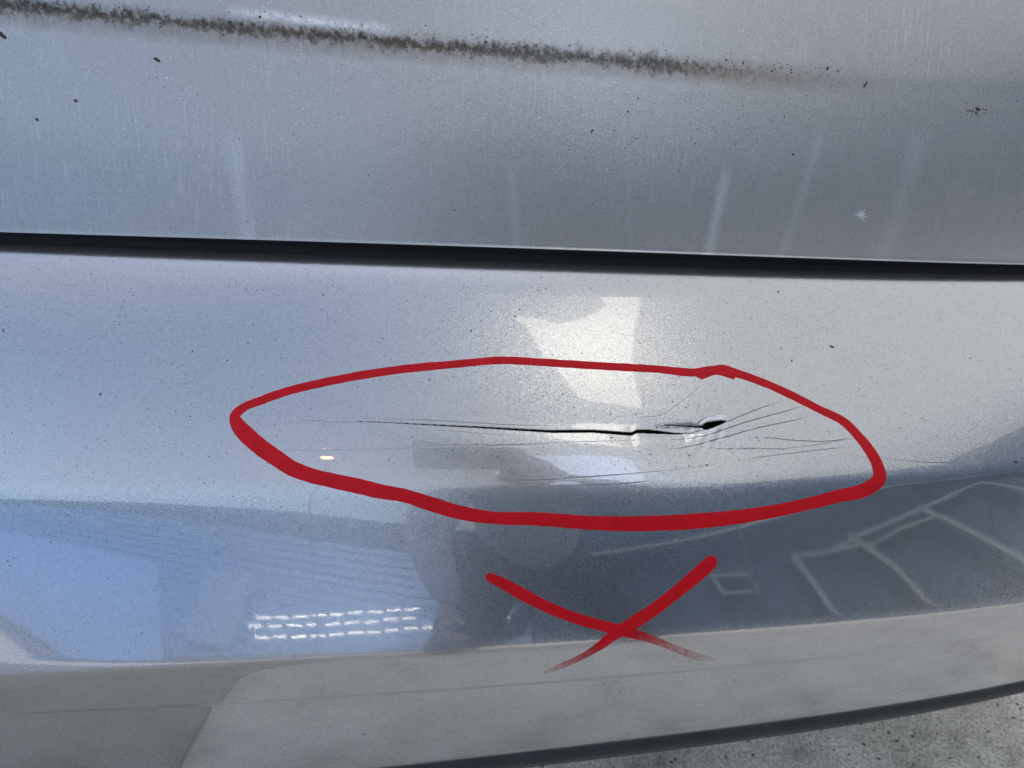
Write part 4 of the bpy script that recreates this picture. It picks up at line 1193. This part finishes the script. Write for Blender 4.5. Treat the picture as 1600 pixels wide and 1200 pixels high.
fleck('dirt_fleck', 671, 593, .0016, .0013, 0, 'small amber brown speck inside the red oval below its top stroke', 'dirt', seed=3, mat_=simple('amber_speck', (.22, .13, .03), .7))
fleck('dirt_fleck', 736, 517, .0015, .0011, 0, 'tiny dark speck on the bumper above the top of the red oval', 'dirt', seed=4)
fleck('dirt_fleck', 1216, 456, .0016, .0012, 0, 'tiny round speck on the bumper just below the panel gap', 'dirt', seed=5)
fleck('dirt_fleck', 245, 93, .0042, .0022, R(-25), 'largest dark speck on the left of the tailgate below the grime', 'dirt', seed=6, **gk)
fleck('dirt_fleck', 118, 157, .0030, .0018, R(-30), 'upper of two small dark specks at the left of the tailgate', 'dirt', seed=7, **gk)
fleck('dirt_fleck', 58, 187, .0024, .0018, R(-30), 'lower of two small dark specks at the left of the tailgate', 'dirt', seed=8, **gk)
fleck('dirt_fleck', 1352, 132, .0052, .0014, R(62), 'slanting dark dirt sliver right of the end of the grime band', 'dirt', seed=9, **gk)
fleck('dirt_fleck', 925, 205, .0034, .0009, R(60), 'thin dark splinter in the middle of the tailgate', 'dirt', seed=10, **gk)
fleck('dirt_fleck', 1239, 241, .0024, .0012, R(15), 'small black speck right of the pale streak on the tailgate', 'dirt', seed=11, **gk)
fleck('dirt_fleck', 2, 54, .0075, .0032, R(-40), 'dark dirt blob at the left edge of the tailgate', 'dirt', seed=12, **gk)
def scatter(name, parent, spots, size, material, fn, nfn, s0, seed, label=None):
    r_ = np.random.default_rng(seed); V_, F_ = [], []
    X, s = invert(spots[:, 0], spots[:, 1], fn=fn, s0=s0); P = fn(X, s); Nn_ = nfn(X, s)
    for p, n in zip(P, Nn_):
        if n[1] > 0: n = -n
        sz = size*r_.lognormal(0, .45); a = r_.uniform(0, PI)
        ex = np.array([math.cos(a), 0, 0])+0.0; ex = ex-n*np.dot(ex, n); ex /= np.linalg.norm(ex)+1e-9; ey = np.cross(n, ex)
        b0 = len(V_); el = r_.uniform(.35, 1)
        c_, s_ = math.cos(a), math.sin(a); e1 = ex*c_+ey*s_; e2 = -ex*s_+ey*c_
        V_ += [p+e1*sz, p+e2*sz*el, p-e1*sz, p-e2*sz*el, p+n*sz*.6]
        F_ += [(b0, b0+1, b0+4), (b0+1, b0+2, b0+4), (b0+2, b0+3, b0+4), (b0+3, b0, b0+4)]
    o = mesh_np(name, V_, F_, material, parent); tag(o, label, kind='stuff'); return o
r_ = np.random.default_rng(5)
q = np.stack([np.concatenate([r_.uniform(0, 1600, 2600), np.clip(r_.normal(950, 330, 4400), 5, 1595)]), np.concatenate([r_.uniform(430, 1000, 2600), r_.uniform(425, 745, 4400)])], 1)
scatter('dust_specks', bumper, q, .00021, m_speck, surf, surf_n, None, 1, 'fine dark dust specks over the bumper')
q = np.stack([np.clip(r_.normal(1000, 380, 1500), 0, 1590), r_.uniform(90, 390, 1500)], 1)
scatter('dust_specks', gate, q, .00022, m_speck, gsurf, gsurf_n, garc[kg]+.08, 2, 'fine dark dust specks over the tailgate')
t = r_.uniform(0, 1, 900)**1.15; q = np.stack([t*1320, 8+t*108+r_.normal(0, 9, 900)-5*r_.uniform(0, 1, 900)], 1); q[:, 1] = np.clip(q[:, 1], -20, 150)
scatter('grime_crumbs', gate, q[:600], .00036, m_speck, gsurf, gsurf_n, garc[kg]+.08, 3, 'black crumbs of grime caked along the tailgate crease')
q = np.stack([r_.normal(1520, 12, 40), r_.normal(175, 4, 40)+4*np.sin(np.arange(40))], 1)
scatter('dirt_smudge', gate, q, .00050, m_speck, gsurf, gsurf_n, garc[kg]+.08, 4, 'faint crumbly smudge at the right of the tailgate')
# pale bird-dropping splash on the right of the tailgate
sp_ = []
for k in range(9):
    a = 2*PI*k/9+.3; l_ = r_.uniform(6, 13)
    pts_ = P2([(1345, 336), (1345+l_*.6*math.cos(a), 336-l_*.6*math.sin(a)), (1345+l_*math.cos(a), 336-l_*math.sin(a))])
    X_, s_ = invert(pts_[:, 0], pts_[:, 1], fn=gsurf, s0=garc[kg]+.08)
    sp_.append(ribbon('', np.stack([X_, s_], 1), [.0022, .0014, .0005], None, None, lift=.00025, dome=.0002, base=gsurf, nfn=lambda a_, b__: -gsurf_n(a_, b__)*np.sign(gsurf_n(a_, b__)[..., 1:2]), seed=k))
m_pale, _, bp_ = mat('dried_pale_splash'); bp_.inputs['Base Color'].default_value = (.7, .72, .74, 1); bp_.inputs['Alpha'].default_value = .55
tag(build_ribbons('pale_splash', sp_, m_pale, gate), 'small star shaped pale splash low on the right of the tailgate')
# grit on the concrete below the bumper
r_ = np.random.default_rng(11); V_, F_ = [], []
for k in range(2200):
    x, y = r_.uniform(-.2, 1.1), r_.uniform(-.25, .5); sz = .0011*r_.lognormal(0, .5); b0 = len(V_); a = r_.uniform(0, 6.3)
    c_, q_ = math.cos(a)*sz, math.sin(a)*sz; e_ = r_.uniform(.5, 1)
    V_ += [(x+c_, y+q_, .0003), (x-q_*e_, y+c_*e_, .0003), (x-c_, y-q_, .0003), (x+q_*e_, y-c_*e_, .0003), (x, y, sz*.9)]
    F_ += [(b0, b0+1, b0+4), (b0+1, b0+2, b0+4), (b0+2, b0+3, b0+4), (b0+3, b0, b0+4)]
m_grit = simple('dark_grit', (0.11, 0.10, 0.09), .9, vary=(300, .7))
tag(mesh_np('grit', V_, F_, m_grit, gnd, smooth=False), 'loose grit on the concrete under the bumper', kind='stuff')
